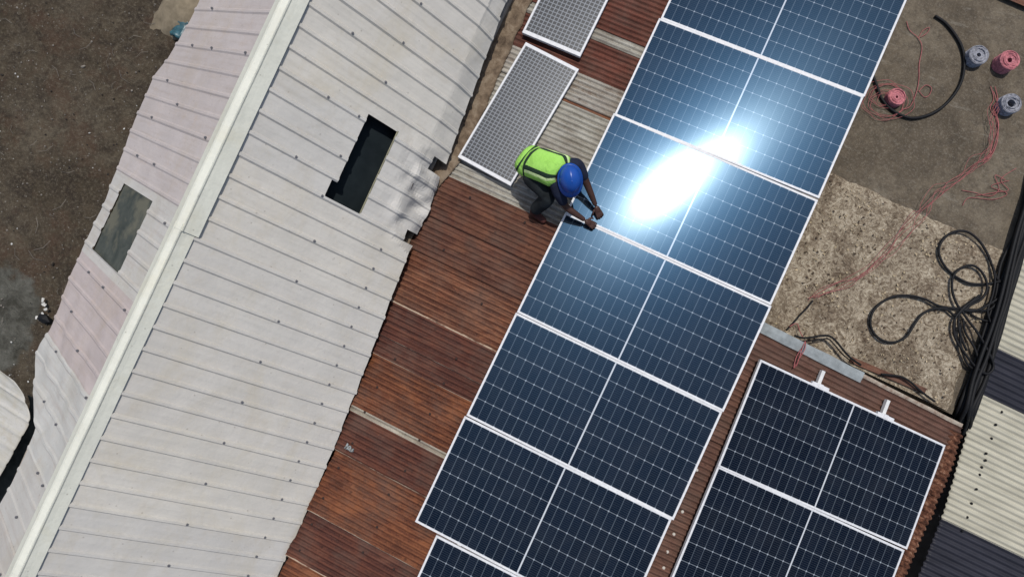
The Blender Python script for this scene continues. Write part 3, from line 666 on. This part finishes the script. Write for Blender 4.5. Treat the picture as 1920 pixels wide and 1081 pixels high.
for j in range(2):
    o = copy_tree(proto); place_panel(o, shrink([L2_[j], R2_[j], L2_[j+1], R2_[j+1]]), OB, NB)
    tag(o, ['upper black panel of the short right array, white rail ends above it', 'lower black panel of the short right array, reaching the picture bottom'][j], 'solar panel', 'black solar panels of the short right array')
# mounting rails: two under each array, lying on the rusty sheets
def rail(x, y0, y1, O, n, X, Y, lab, grp):
    mb = MB(); a = O + X * x + Y * y0; b = O + X * x + Y * y1; c = (a + b) / 2 - n * .062
    ln = abs(y1 - y0); mb.box(c, (.036, ln, .05), (X, Y, n)); mb.box(c + n * .0252, (.012, ln - .002, .002), (X, Y, n))
    r = mb.build('mounting_rail', M['alu2']); tag(r, lab, 'rail', grp); return r
for x, l_ in ((.5, 'aluminium rail beneath the left half of the long column of panels'), (1.75, 'aluminium rail beneath the right half of the long column of panels')): rail(x, -6.9, 1.1, OA, NA, XA, YA, l_, 'rails under the long column')
for i, (q, nm) in enumerate((((1546, 695), 'left'), ((1668, 750), 'right'))):
    p = hit(*q, OB - NB * .03, NB) - OB; x = float(p @ XB); y = float(p @ YB)
    root = empty('mounting_rail', OB + XB * x + YB * y)
    tag(root, ['white rail end stub left of the short array centre line, poking above the black panel', 'white rail end stub right of the short array centre line, nearer the cable tangle'][i], 'rail', 'rails under the short right array')
    mb = MB(); c = OB + XB * x + YB * (y - 1.2) - NB * .058; mb.box(c, (.038, 2.4, .04), (XB, YB, NB)); mb.build('rail_bar', M['alu2'], root)
    mb = MB(); yy = .018; c = OB + XB * (x + .005) + YB * yy - NB * .02; mb.box(c, (.20, .030, .036), (XB, YB, NB)); mb.box(c + NB * .021 + YB * -.0, (.05, .04, .006), (XB, YB, NB)); mb.build('clamp', M['alu'], root, bevel=.002)

# small old panels
def small_panel(quad, label, O):
    root = empty('small_solar_panel'); W, H = .62, 1.42; mb = MB(); fw, fe = .020, .036
    for sx in (-1, 1): mb.box((sx * (W/2 - fw/2), 0, -.02), (fw, H - 2*fe, .04))
    for sy in (-1, 1): mb.box((0, sy * (H/2 - fe/2), -.02), (W, fe, .04))
    mb.build('frame', M['alu'], root, bevel=.002)
    a, b = W/2 - fw, H/2 - fe; q = [(-a, -b, -.004), (a, -b, -.004), (a, b, -.004), (-a, b, -.004), (-a, -b, -.01), (a, -b, -.01), (a, b, -.01), (-a, b, -.01)]
    mb = MB(); mb.add(q, [(0, 1, 2, 3), (7, 6, 5, 4)], [((p[0] + a) / (2*a) * 14, (p[1] + b) / (2*b) * 36) for p in q]); mb.build('cell_glass', M['small'], root)
    place_panel(root, quad, O, NA, (W, H)); tag(root, label, 'solar panel', 'small grey solar panels beside the white eave'); return root
OS = RO + NA * .10
small_panel([(990, 82), (1088, 130), (854, 291), (955, 348)], 'small grey solar panel with white frame, lying whole between white eave and worker', OS)
small_panel([(1105, -186), (1212, -140), (975, 62), (1086, 103)], 'small grey solar panel cut by the upper picture edge, above the other small panel', OS)

# ------------------------------------------------------------ the worker
def eval_mesh(o):
    dg = bpy.context.evaluated_depsgraph_get(); return bpy.data.meshes.new_from_object(o.evaluated_get(dg))
def grow(chains, name, mat, parent, balls=(), voxel=.006, sub=1, smooth_it=3):
    """chains of (point, radius) grown with the skin modifier, merged with round masses into one surface"""
    bmj = bmesh.new()
    for ch in chains:
        me = bpy.data.meshes.new('limb'); me.from_pydata([tuple(map(float, p)) for p, r in ch], [(i, i+1) for i in range(len(ch)-1)], [])
        o = bpy.data.objects.new('limb', me); col.objects.link(o); m = o.modifiers.new('s', 'SKIN'); m.use_smooth_shade = True
        for i, (p, r) in enumerate(ch):
            rr = r if isinstance(r, tuple) else (r, r); me.skin_vertices[0].data[i].radius = rr; me.skin_vertices[0].data[i].use_root = (i == 0)
        m2 = o.modifiers.new('d', 'SUBSURF'); m2.levels = sub + 1; m2.render_levels = sub + 1
        bpy.context.view_layer.update(); bmj.from_mesh(eval_mesh(o)); bpy.data.objects.remove(o)
    for c, rad, axes in balls:
        b = bmesh.new(); bmesh.ops.create_icosphere(b, subdivisions=4, radius=1)
        for v in b.verts: p = sum((np.array(axes[k], float) * v.co[k] * rad[k] for k in range(3)), np.array(c, float)); v.co = p
        t_ = bpy.data.meshes.new('t'); b.to_mesh(t_); bmj.from_mesh(t_)
    me = bpy.data.meshes.new(name); bmj.to_mesh(me); o = bpy.data.objects.new(name, me); col.objects.link(o)
    m = o.modifiers.new('r', 'REMESH'); m.mode = 'VOXEL'; m.voxel_size = voxel; m.use_smooth_shade = True
    m = o.modifiers.new('sm', 'SMOOTH'); m.iterations = smooth_it; m.factor = .5
    bpy.context.view_layer.update(); me2 = eval_mesh(o); bpy.data.objects.remove(o); me2.name = name
    me2.materials.clear(); me2.materials.append(mat); me2.polygons.foreach_set('use_smooth', [True] * len(me2.polygons))
    o = bpy.data.objects.new(name, me2); col.objects.link(o); o.parent = parent; o.matrix_parent_inverse = parent_inv(parent); return o
M['skin'] = simple('dark_brown_skin', (.055, .024, .016), .5, .45, 0, .18, 12, .05)
M['shirt'] = simple('navy_work_shirt', (.014, .018, .035), .85, .15, 0, .35, 10, .4)
M['trousers'] = simple('dark_grey_trousers', (.022, .026, .028), .9, .1, 0, .5, 7, .5)
M['boot'] = simple('dark_red_boot', (.06, .018, .014), .7, .3, 0, .3, 20)
M['helmet'] = simple('blue_helmet_plastic', (.006, .06, .30), .34, .5, 0, .06, 8, 0)
me_root = at(1000, 345, -.1)
person = empty('person', me_root)
tag(person, 'crouching worker in a neon green vest and blue helmet, reaching over the panel joint', 'person')
FW = np.array([.965, -.26, 0]); LF = np.array([.26, .965, 0]); UP = np.array([0, 0, 1.])
hip = at(996, 305, .30); chest = at(1040, 318, .47); neck = at(1058, 326, .52); head = at(1069, 335, .565)
waist = (hip * .55 + chest * .45) + UP * .035
shL = at(1083, 306, .47); shR = at(1045, 358, .45)
elL = at(1101, 346, .30); elR = at(1062, 389, .26)
wrL = at(1117, 386, .155); wrR = at(1097, 413, .16)
kR = at(1031, 369, .29); kL = at(1050, 335, .17); hR = hip - LF * .09; hL = hip + LF * .09
fR = at(1003, 400, -.06); fL = at(1003, 330, -.06)
aR = fR + UP * .06 - FW * .02; aL = fL + UP * .06
body = [[(hip, .12), (waist, .115), (chest, .125), (neck, .06), (head, .06)],
        [(chest + (shL - chest) * .3, .075), (shL, .058), ((shL + elL) / 2, .046), (elL, .038), ((elL + wrL) / 2, .034), (wrL, .024)],
        [(chest + (shR - chest) * .3, .075), (shR, .058), ((shR + elR) / 2, .046), (elR, .038), ((elR + wrR) / 2, .034), (wrR, .024)],
        [(hR, .09), ((hR + kR) / 2, .078), (kR, .058), ((kR + aR) / 2, .052), (aR, .036), (fR + np.array([.0, 0, .0]), .034), (fR + FW * .14 - UP * .01, .028)],
        [(hL, .09), ((hL + kL) / 2, .078), (kL, .058), ((kL + aL) / 2, .052), (aL, .036), (fL, .034), (fL + FW * .13 - UP * .01, .028)]]
def hand(wr, tip, side):
    d = tip - wr; L_ = np.linalg.norm(d); d /= L_; u = UP - d * (UP @ d); u /= np.linalg.norm(u); l = np.cross(u, d) * side
    palm = wr + d * .055; out = [[(wr, .024), (wr + d * .03, (.034, .022)), (palm + d * .02, (.038, .018))]]
    for k, (ln, o_) in enumerate(((.072, .030), (.080, .010), (.075, -.010), (.060, -.028))):
        b = wr + d * .08 + l * o_ ; q1 = b + d * ln * .5 + l * o_ * .12 + u * .004; q2 = b + d * ln * .8 - u * .012 + l * o_ * .2; q3 = b + d * ln * .95 - u * .032 + l * o_ * .2
        out.append([(wr + d * .05 + l * o_ * .8, .011), (b, .0098), (q1, .009), (q2, .0082), (q3, .007)])
    b = wr + d * .025 + l * .028; out.append([(b, .013), (b + l * .030 + d * .028, .0105), (b + l * .036 + d * .060 - u * .015, .0088)])
    return out
tipL = at(1129, 412, .085); tipR = at(1118, 426, .10)
body += hand(wrL, tipL, -1) + hand(wrR, tipR, 1)
HF = np.array([.56, -.80, -.45]); HF /= np.linalg.norm(HF); HU = UP - HF * (UP @ HF); HU /= np.linalg.norm(HU); HL = np.cross(HU, HF)
balls = [(head, (.098, .076, .112), (HF, HL, HU)), (head + HF * .098 - HU * .015, (.022, .014, .02), (HF, HL, HU)), (head + HL * .078 - HU * .01, (.018, .01, .03), (HF, HL, HU)), (head - HL * .078 - HU * .01, (.018, .01, .03), (HF, HL, HU)),
         (head + HF * .07 - HU * .075, (.035, .04, .03), (HF, HL, HU))]
grow(body, 'body', M['skin'], person, balls, voxel=.0055, smooth_it=2)
grow([[(hip + FW * .02, .125), (waist, .122), (chest, .135), (neck - (neck - chest) * .25, .085)],
      [(chest + (shL - chest) * .3, .088), (shL, .07), ((shL + elL) / 2, .058), (elL * .8 + shL * .2, .052)],
      [(chest + (shR - chest) * .3, .088), (shR, .07), ((shR + elR) / 2, .058), (elR * .8 + shR * .2, .052)]], 'shirt', M['shirt'], person, voxel=.009)
grow([[(waist * .4 + hip * .6, .13), (hip, .135), (hip - FW * .05 - UP * .03, .11)], [(hR, .115), ((hR + kR) / 2, .108), (kR, .090), ((kR + aR) / 2, .080), (aR, .066)], [(hL, .115), ((hL + kL) / 2, .108), (kL, .090), ((kL + aL) / 2, .080), (aL, .066)]], 'trousers', M['trousers'], person, voxel=.009, smooth_it=2)
for ft, an in ((fR, aR), (fL, aL)):
    grow([[(an + UP * .04, .046), (an - UP * .01, .046), (ft - UP * .0, .045), (ft + FW * .07, .042), (ft + FW * .15 - UP * .006, .036)]], 'boot', M['boot'], person, voxel=.008)
# safety vest, lofted over the back
mb = MB(); spine = catmull([hip - FW * .10 - UP * .02, hip * .8 + waist * .2 + UP * .0, waist, chest, neck - (neck - chest) * .1], 6); NS = len(spine) - 1
def vest(i, j):
    s = i / NS; p = spine[i]; tn = spine[min(i+1, NS)] - spine[max(i-1, 0)]; tn /= np.linalg.norm(tn); nn = np.cross(tn, LF); nn /= np.linalg.norm(nn)
    a = (j / 40 - .5) * 2; ang = a * 2.25
    hw = float(np.interp(s, [0, .12, .3, .6, .85, 1], [.135, .165, .165, .17, .175, .11])); hd = float(np.interp(s, [0, .12, .5, .85, 1], [.10, .15, .152, .15, .10]))
    fold = 1 + .035 * nz(s * 7, a * 4, 3) + .02 * nz(s * 16, a * 9)
    return p + (LF * math.sin(ang) * hw + nn * -1 * math.cos(ang) * hd * -1) * fold if (np.cross(tn, LF)[2] > 0) else p + (LF * math.sin(ang) * hw - nn * math.cos(ang) * hd) * fold
mb.grid(vest, NS, 40, uvfn=lambda i, j: (j / 40 - .5, i / NS))
t = NT('neon_vest'); uv = t.n('ShaderNodeTexCoord').outputs['UV']; sp = t.n('ShaderNodeSeparateXYZ'); t.put(sp.inputs[0], uv); au = t.math('ABSOLUTE', sp.outputs[0])
ln1 = t.math('LESS_THAN', t.math('ABSOLUTE', t.math('SUBTRACT', au, .185)), .033); up_ = t.math('GREATER_THAN', sp.outputs[1], .40); ln1 = t.math('MULTIPLY', ln1, up_)
ar = t.math('ADD', sp.outputs[1], t.math('MULTIPLY', t.math('MULTIPLY', au, au), .9))
b1 = t.math('LESS_THAN', t.math('ABSOLUTE', t.math('SUBTRACT', ar, .42)), .028); b2 = t.math('LESS_THAN', t.math('ABSOLUTE', t.math('SUBTRACT', ar, .19)), .026)
e1 = t.math('GREATER_THAN', au, .36)
dk = t.math('MAXIMUM', t.math('MAXIMUM', ln1, b1), b2)
n_ = t.noise(t.coord(), 9, 4); base = t.mix(n_, (.26, .53, .08), (.38, .70, .15)); ref = t.math('MULTIPLY', t.math('MULTIPLY', t.math('GREATER_THAN', au, .215), t.math('LESS_THAN', au, .265)), up_)
base = t.mix(ref, base, (.6, .75, .35)); t.bump(t.noise(t.coord(), 14, 4, .6, .8), .8, .02); t.fin(t.mix(dk, base, (.02, .04, .025)), .8, .15); M['vest'] = t.m
mb.build('vest', M['vest'], person, smooth=True, solid=.004)
# helmet: shell with ridge, brim and peak
mb = MB(); hc = head + HU * .015; NLA = 14; NLO = 36
def hel(i, j):
    ph = i / NLA * math.pi * .52; th_ = 2 * math.pi * j / NLO; r = math.sin(ph); z = math.cos(ph)
    rg = 1 + .035 * math.exp(-((math.sin(th_) * r) / .12) ** 2) * (z > .05)
    fx_, ly_ = .135 * r * math.cos(th_), .108 * r * math.sin(th_)
    return hc + HF * fx_ * rg + HL * ly_ * rg + HU * (.125 * z * rg)
mb.grid(hel, NLA, NLO)
def brim(i, j):
    th_ = 2 * math.pi * j / NLO; pk = max(0, math.cos(th_)) ** 2; o_ = i / 3 * (.016 + .040 * pk)
    return hc + HF * (.133 + o_) * math.cos(th_) + HL * (.107 + o_) * math.sin(th_) + HU * (-.006 - .018 * i / 3 - .010 * pk * i / 3)
mb.grid(brim, 3, NLO); mb.build('helmet', M['helmet'], person, smooth=True, solid=.003)

# ------------------------------------------------------------ coils, wires, cables on the terrace
def coil(q, r, h, mat, label, hole=.36, name='wire_coil'):
    c = at(*q, TZ + h); n = 28; root = empty(name, (c[0], c[1], TZ + .005))
    mb = MB(); prof = []
    m = 12
    for i in range(m + 1): prof.append((r * (1 + .03 * math.cos(i * math.pi)), h * i / m))
    ri = r * hole
    for i in range(6): prof.append((r - (r - ri) * (i + .5) / 6, h + .004 * math.cos(i * math.pi) + .006))
    for i in range(m + 1): prof.append((ri * (1 - .05 * math.cos(i * math.pi)), h * (1 - i / m)))
    mb.lathe(prof, (c[0], c[1], TZ + .006), n, closed=True); 
    mb.v = [(x + .006 * nz(x * 22, y * 22, z * 40), y + .006 * nz(y * 22, x * 22, z * 40 + 5), z) for x, y, z in mb.v]
    mb.build('winding', mat, root, smooth=False)
    mb = MB(); rs2 = np.random.RandomState(int(q[0])); 
    for k in range(5):
        a0 = rs2.uniform(0, 6.28); rr = r * rs2.uniform(.55, .95); mb.tube([(c[0] + rr * (1 + .06 * math.sin(3*a)) * math.cos(a + a0), c[1] + rr * math.sin(a + a0), TZ + h + .016 + .006 * math.sin(a * 2 + k)) for a in np.linspace(0, 4.6, 14)], .004, 5, smooth=2)
    mb.build('loose_turn', mat, root); tag(root, label, 'wire coil', 'wire coils on the terrace'); return root
coil((1835, 103), .105, .10, M['greycoil'], 'blue grey wire coil nearest the end of the thick black cable arc', .22)
coil((1893, 113), .105, .13, M['pinkcoil'], 'red coil of wire standing between the two grey coils, top right', .26)
coil((1896, 194), .108, .10, M['greycoil'], 'grey wire coil at the right picture edge with red strands trailing from it', .42)
coil((1681, 182), .095, .07, M['pinkcoil'], 'pale red coil sitting in tangled red wire beside the panel edge', .15)
GZ = TZ + .012
def wire(pts, r, mat, label, cat, z=GZ, name='wire', jitter=0, sm=6, n=6, group=None, strands=1, spread=0, seed=1):
    mb = MB(); rr = np.random.RandomState(seed)
    for s_ in range(strands):
        off = rr.uniform(-spread, spread, 2) if strands > 1 else np.zeros(2); P = []
        for i, q in enumerate(pts):
            zz = (q[2] if len(q) > 2 else z); p = at(q[0] + off[0] + rr.uniform(-jitter, jitter), q[1] + off[1] + rr.uniform(-jitter, jitter), zz)
            p[2] += .008 * rr.rand() * strands ** .3; P.append(p)
        mb.tube(P, r, n, smooth=sm)
    return tag(mb.build(name, mat, smooth=True), label, cat, group)
def tz(x, y): return GZ
SZ = TZ + .055
Z7 = lambda L, z=SZ + .01: [(1620 + a / 4.157, 380 + b / 4.157, z) for a, b in L]
wire([(1753, 30), (1772, 43), (1790, 65), (1803, 90), (1808, 118), (1803, 150), (1788, 178), (1765, 202), (1740, 216), (1712, 222), (1690, 217), (1668, 203), (1652, 183), (1643, 160), (1636, 140)], .017, M['black'], 'thick black cable bent into a wide arc on the bare terrace', 'cable', z=TZ + .02, name='black_cable')
ck = lambda L, lab, r=.014, z=SZ + .012: wire(Z7(L, z), r, M['black'], lab, 'cable', name='black_cable', group='black cables looped over the mottled screed')
ck([(1110, 615), (1045, 600), (1000, 500), (960, 400), (900, 300), (820, 235), (740, 220), (660, 245), (600, 310), (580, 390), (610, 470), (670, 540), (740, 590), (830, 630), (950, 632), (1050, 615), (1120, 640)], 'black cable in the uppermost, tilted egg shaped loop of the tangle')
ck([(1080, 720), (900, 830), (760, 830), (700, 740), (685, 640), (700, 560), (760, 505), (840, 488), (910, 530), (950, 610), (950, 690), (900, 760), (800, 805), (745, 850), (735, 950), (760, 1060), (800, 1150)], 'black cable in the small round loop at the middle of the tangle', z=SZ + .03)
ck([(1060, 740), (980, 830), (860, 835), (750, 825), (640, 815), (560, 795), (470, 750), (350, 723), (230, 730), (130, 780), (65, 850), (48, 940), (80, 1020), (150, 1075), (240, 1085), (330, 1040), (390, 950), (450, 870), (540, 825), (640, 830), (700, 875), (760, 850), (850, 780)], 'black cable in the long flat loop reaching furthest left of the tangle', z=SZ + .022)
ck([(900, 720), (800, 800), (720, 880), (695, 960), (715, 1060), (790, 1180), (880, 1290), (960, 1330), (1010, 1270), (960, 1150), (880, 1010), (800, 900), (770, 820), (900, 740)], 'black cable in the hanging loop running down from the tangle knot', z=SZ + .035)
ck([(790, 830), (870, 890), (960, 920), (1010, 900)], 'short black cable strand going right from the tangle knot', .011)
ck([(770, 900), (790, 1010), (860, 1130), (890, 1250), (850, 1290), (790, 1230), (750, 1100), (745, 960)], 'black cable in the narrow loop round the pale spot', .013, SZ + .02)
ck([(1000, 480), (1020, 600), (1000, 720), (960, 850), (1000, 960)], 'black cable strand dropping beside the thick cable run', .012, SZ + .03)
# the thick run of cables along the terrace edge
base = [(1945, 330), (1918, 430), (1896, 500), (1880, 560), (1866, 615), (1848, 668), (1832, 715), (1816, 765), (1808, 790), (1800, 812)]
for k, (off, rr_, zz) in enumerate([(-20, .015, .05), (-11, .026, .04), (0, .03, .045), (11, .028, .02), (20, .03, -.03), (-5, .02, .11), (6, .02, .10), (15, .022, .05)]):
    rs3 = np.random.RandomState(k + 5); pts = [(a - 3 + off * (.72 if i > 1 else .5) + rs3.uniform(-4, 4), b + off * .3, TZ + zz + (0 if i < 8 else -.12 * (i - 7))) for i, (a, b) in enumerate(base)]
    wire(pts, rr_, M['black'], ['thin black cable nearest the screed in the thick run at the terrace edge', 'black cable second from the screed in the thick run', 'fat black cable in the middle of the thick run', 'black cable on the cream roof side of the thick run', 'fat black cable sagging lowest beside the cream roof edge', 'black cable lying on top of the run, nearer the screed', 'black cable lying on top of the run, at its centre', 'black cable lying on top of the run, nearer the cream roof'][k], 'cable', name='thick_cable', group='thick black cables running along the terrace edge', n=8)
for (L, lab, r_, z_) in [([(1524, 563), (1512, 578), (1500, 590), (1488, 604), (1474, 619)], 'short black lead at the end of the red wire strands', .010, SZ), 
          ([(1490, 629), (1505, 633), (1522, 632), (1540, 629), (1556, 630), (1568, 640), (1580, 655), (1594, 670), (1614, 684)], 'black cable curving over the grey flashing above the short array', .012, TZ + .16),
          ([(1522, 640), (1540, 636), (1553, 635), (1566, 648), (1580, 664), (1600, 680)], 'thin black cable doubled beside the one crossing the flashing', .007, TZ + .12),
          ([(1652, 701), (1672, 703), (1690, 706), (1706, 715), (1722, 729), (1738, 742), (1752, 752)], 'black cable lying on the brown strip at the roof upper edge', .012, TZ + .10)]:
    wire(L, r_, M['black'], lab, 'cable', z=z_, name='black_cable')
# red wires
wire([(1872, 190), (1862, 215), (1866, 240), (1858, 270), (1850, 290), (1830, 308), (1805, 330), (1780, 345), (1755, 362), (1735, 382), (1722, 400), (1700, 430), (1672, 462), (1645, 488), (1615, 510), (1580, 528), (1550, 545), (1524, 556)], .0022, M['red'], 'long bundle of red wires crossing the terrace from the grey coil to the panels', 'wire', strands=6, spread=8, jitter=9, seed=3, z=SZ + .012, name='red_wire', n=5)
wire([(1860, 165), (1868, 185), (1863, 205), (1872, 225), (1868, 260), (1860, 285), (1845, 300)], .004, M['red'], 'thin red strand hanging loose beside the grey coil at the edge', 'wire', strands=3, spread=3, jitter=4, seed=9, name='red_wire', n=5)
wire([(1700, 40), (1706, 58), (1722, 72), (1728, 90), (1724, 120), (1722, 150), (1718, 175), (1705, 200), (1690, 205)], .0042, M['red'], 'thin red wire running from the panel edge down to the pale red coil', 'wire', jitter=1, name='red_wire', n=5)
wire([(1722, 72), (1730, 58), (1742, 52), (1738, 62), (1726, 70)], .0038, M['red'], 'small red wire twist near the upper end of the black cable arc', 'wire', name='red_wire', n=5)
rs4 = np.random.RandomState(12); pts = []
for a in np.linspace(0, 44, 90): r_ = 24 + 12 * math.sin(a * .37) + rs4.uniform(-3, 3); pts.append((1664 + 1.3 * r_ * math.cos(a) - 6 * math.sin(a * .11), 188 + r_ * math.sin(a) * .95 + 6 * math.cos(a * .13), GZ + .01 + .012 * rs4.rand()))
wire(pts, .0027, M['red'], 'messy tangle of red wire around the pale red coil by the panel edge', 'wire', sm=4, name='red_wire', n=5)
wire([(1722, 172), (1735, 160), (1746, 165), (1742, 178), (1733, 182), (1722, 170)], .0038, M['red'], 'little red wire loop right of the pale red coil', 'wire', name='red_wire', n=5)
wire([(1800, 360), (1830, 352), (1858, 360), (1880, 346), (1868, 332), (1890, 325)], .0035, M['red'], 'faint red strands lying on bare terrace below the grey coil', 'wire', strands=3, spread=18, jitter=12, seed=4, name='red_wire', n=5)
wire([(1508, 640, TZ + .16), (1504, 652, -.10), (1494, 668, -.08), (1488, 690, -.07), (1498, 672, -.06), (1508, 655, -.06), (1510, 640, -.1), (1500, 662, -.05), (1492, 686, -.05)], .0048, M['red'], 'bright red wire hanging over the grey flashing toward the black panel', 'wire', name='red_wire', n=5, jitter=1)
wire([(1480, 612), (1494, 606), (1500, 622), (1508, 636)], .0045, M['red'], 'short red wire end joined to the black lead by the flashing', 'wire', z=SZ + .04, name='red_wire', n=5)
# rusty sheets lying around the terrace
def lying(quad_pts, z, mat, label, corrd=.012):
    mb = MB(); a, b, d = [at(*q, z) for q in quad_pts]
    n1 = 12; n2 = max(6, int(np.linalg.norm(d - a) / .01))
    mb.grid(lambda i, j: a + (b - a) * i / n1 + (d - a) * j / n2 + np.array([0, 0, corrd * .5 * math.cos(j * .01 * 2 * math.pi / .06) + .006 * nz(i * .5, j * .1)]), n1, n2)
    return tag(mb.build('rusty_sheet', mat, smooth=True, solid=.002), label, 'metal sheet')
M['rs1'] = m_rust('lying_rust', (.055, .025, .017), (.10, .045, .03), (.17, .08, .05), seed=33)
lying([(1845, -20), (1960, 30), (1870, -90)], TZ + .05, M['rs1'], 'rusty sheet corner on the terrace at the top right picture corner')
lying([(1597, 668), (1738, 728), (1592, 678)], TZ + .06, M['rs1'], 'narrow strip of rusty sheet lying along the upper roof edge', .006)
# scraps on the ground left
mb = MB(); c = at(340, 55, -2.6)
M['teal'] = simple('teal_plastic', (.03, .09, .11), .4, .5, 0, .5, 14)
mb.grid(lambda i, j: (c[0] + .26 * (i / 8 - .5) + .03 * nz(i, j), c[1] + .3 * (j / 8 - .5) + .03 * nz(j, i, 3), c[2] - .03 + .10 * abs(nz(i * .6, j * .6, 2)) + .05 * math.sin(math.pi * i / 8)), 8, 8)
tag(mb.build('plastic_scrap', M['teal'], smooth=True, solid=.004), 'crumpled teal plastic scrap on dirt beside the pinkish eave, top left', 'scrap')
mb = MB(); c = at(350, 8, -2.6); M['tancloth'] = simple('tan_sack', (.2, .165, .115), .9, .1, 0, .3, 7, .5)
mb.grid(lambda i, j: (c[0] + .9 * (i / 14 - .5), c[1] + 1.1 * (j / 14 - .5), -2.72 + .22 * math.sin(math.pi * i / 14) ** .7 * math.sin(math.pi * j / 14) ** .7 + .05 * nz(i * .5, j * .5)), 14, 14)
tag(mb.build('soil_heap', M['tancloth'], smooth=True), 'tan heap of soil against the house, top left beside the eave', 'soil heap')
mb = MB(); c = at(83, 597, -2.62); q = iv * np.array([.11, .08, .06]) * (1 + np.random.RandomState(3).uniform(-.25, .25, iv.shape)) + c
mb.add(q, ifc); tag(mb.build('stone', M['black']), 'black charred lump on the grey ground patch near the eave', 'stone')
mb = MB(); c = at(80, 578, -2.63); 
for k in range(7): rs5 = np.random.RandomState(k); mb.box(c + np.array([rs5.uniform(-.07, .07), rs5.uniform(-.16, .16), .01 + k * .004]), (.05, .03, .01), ((math.cos(k), math.sin(k), 0), (-math.sin(k), math.cos(k), 0), (0, 0, 1)), jit=.008)
tag(mb.build('paper_scraps', M['pebw']), 'few white paper scraps on the grey ground patch beside the black lump', 'scrap')
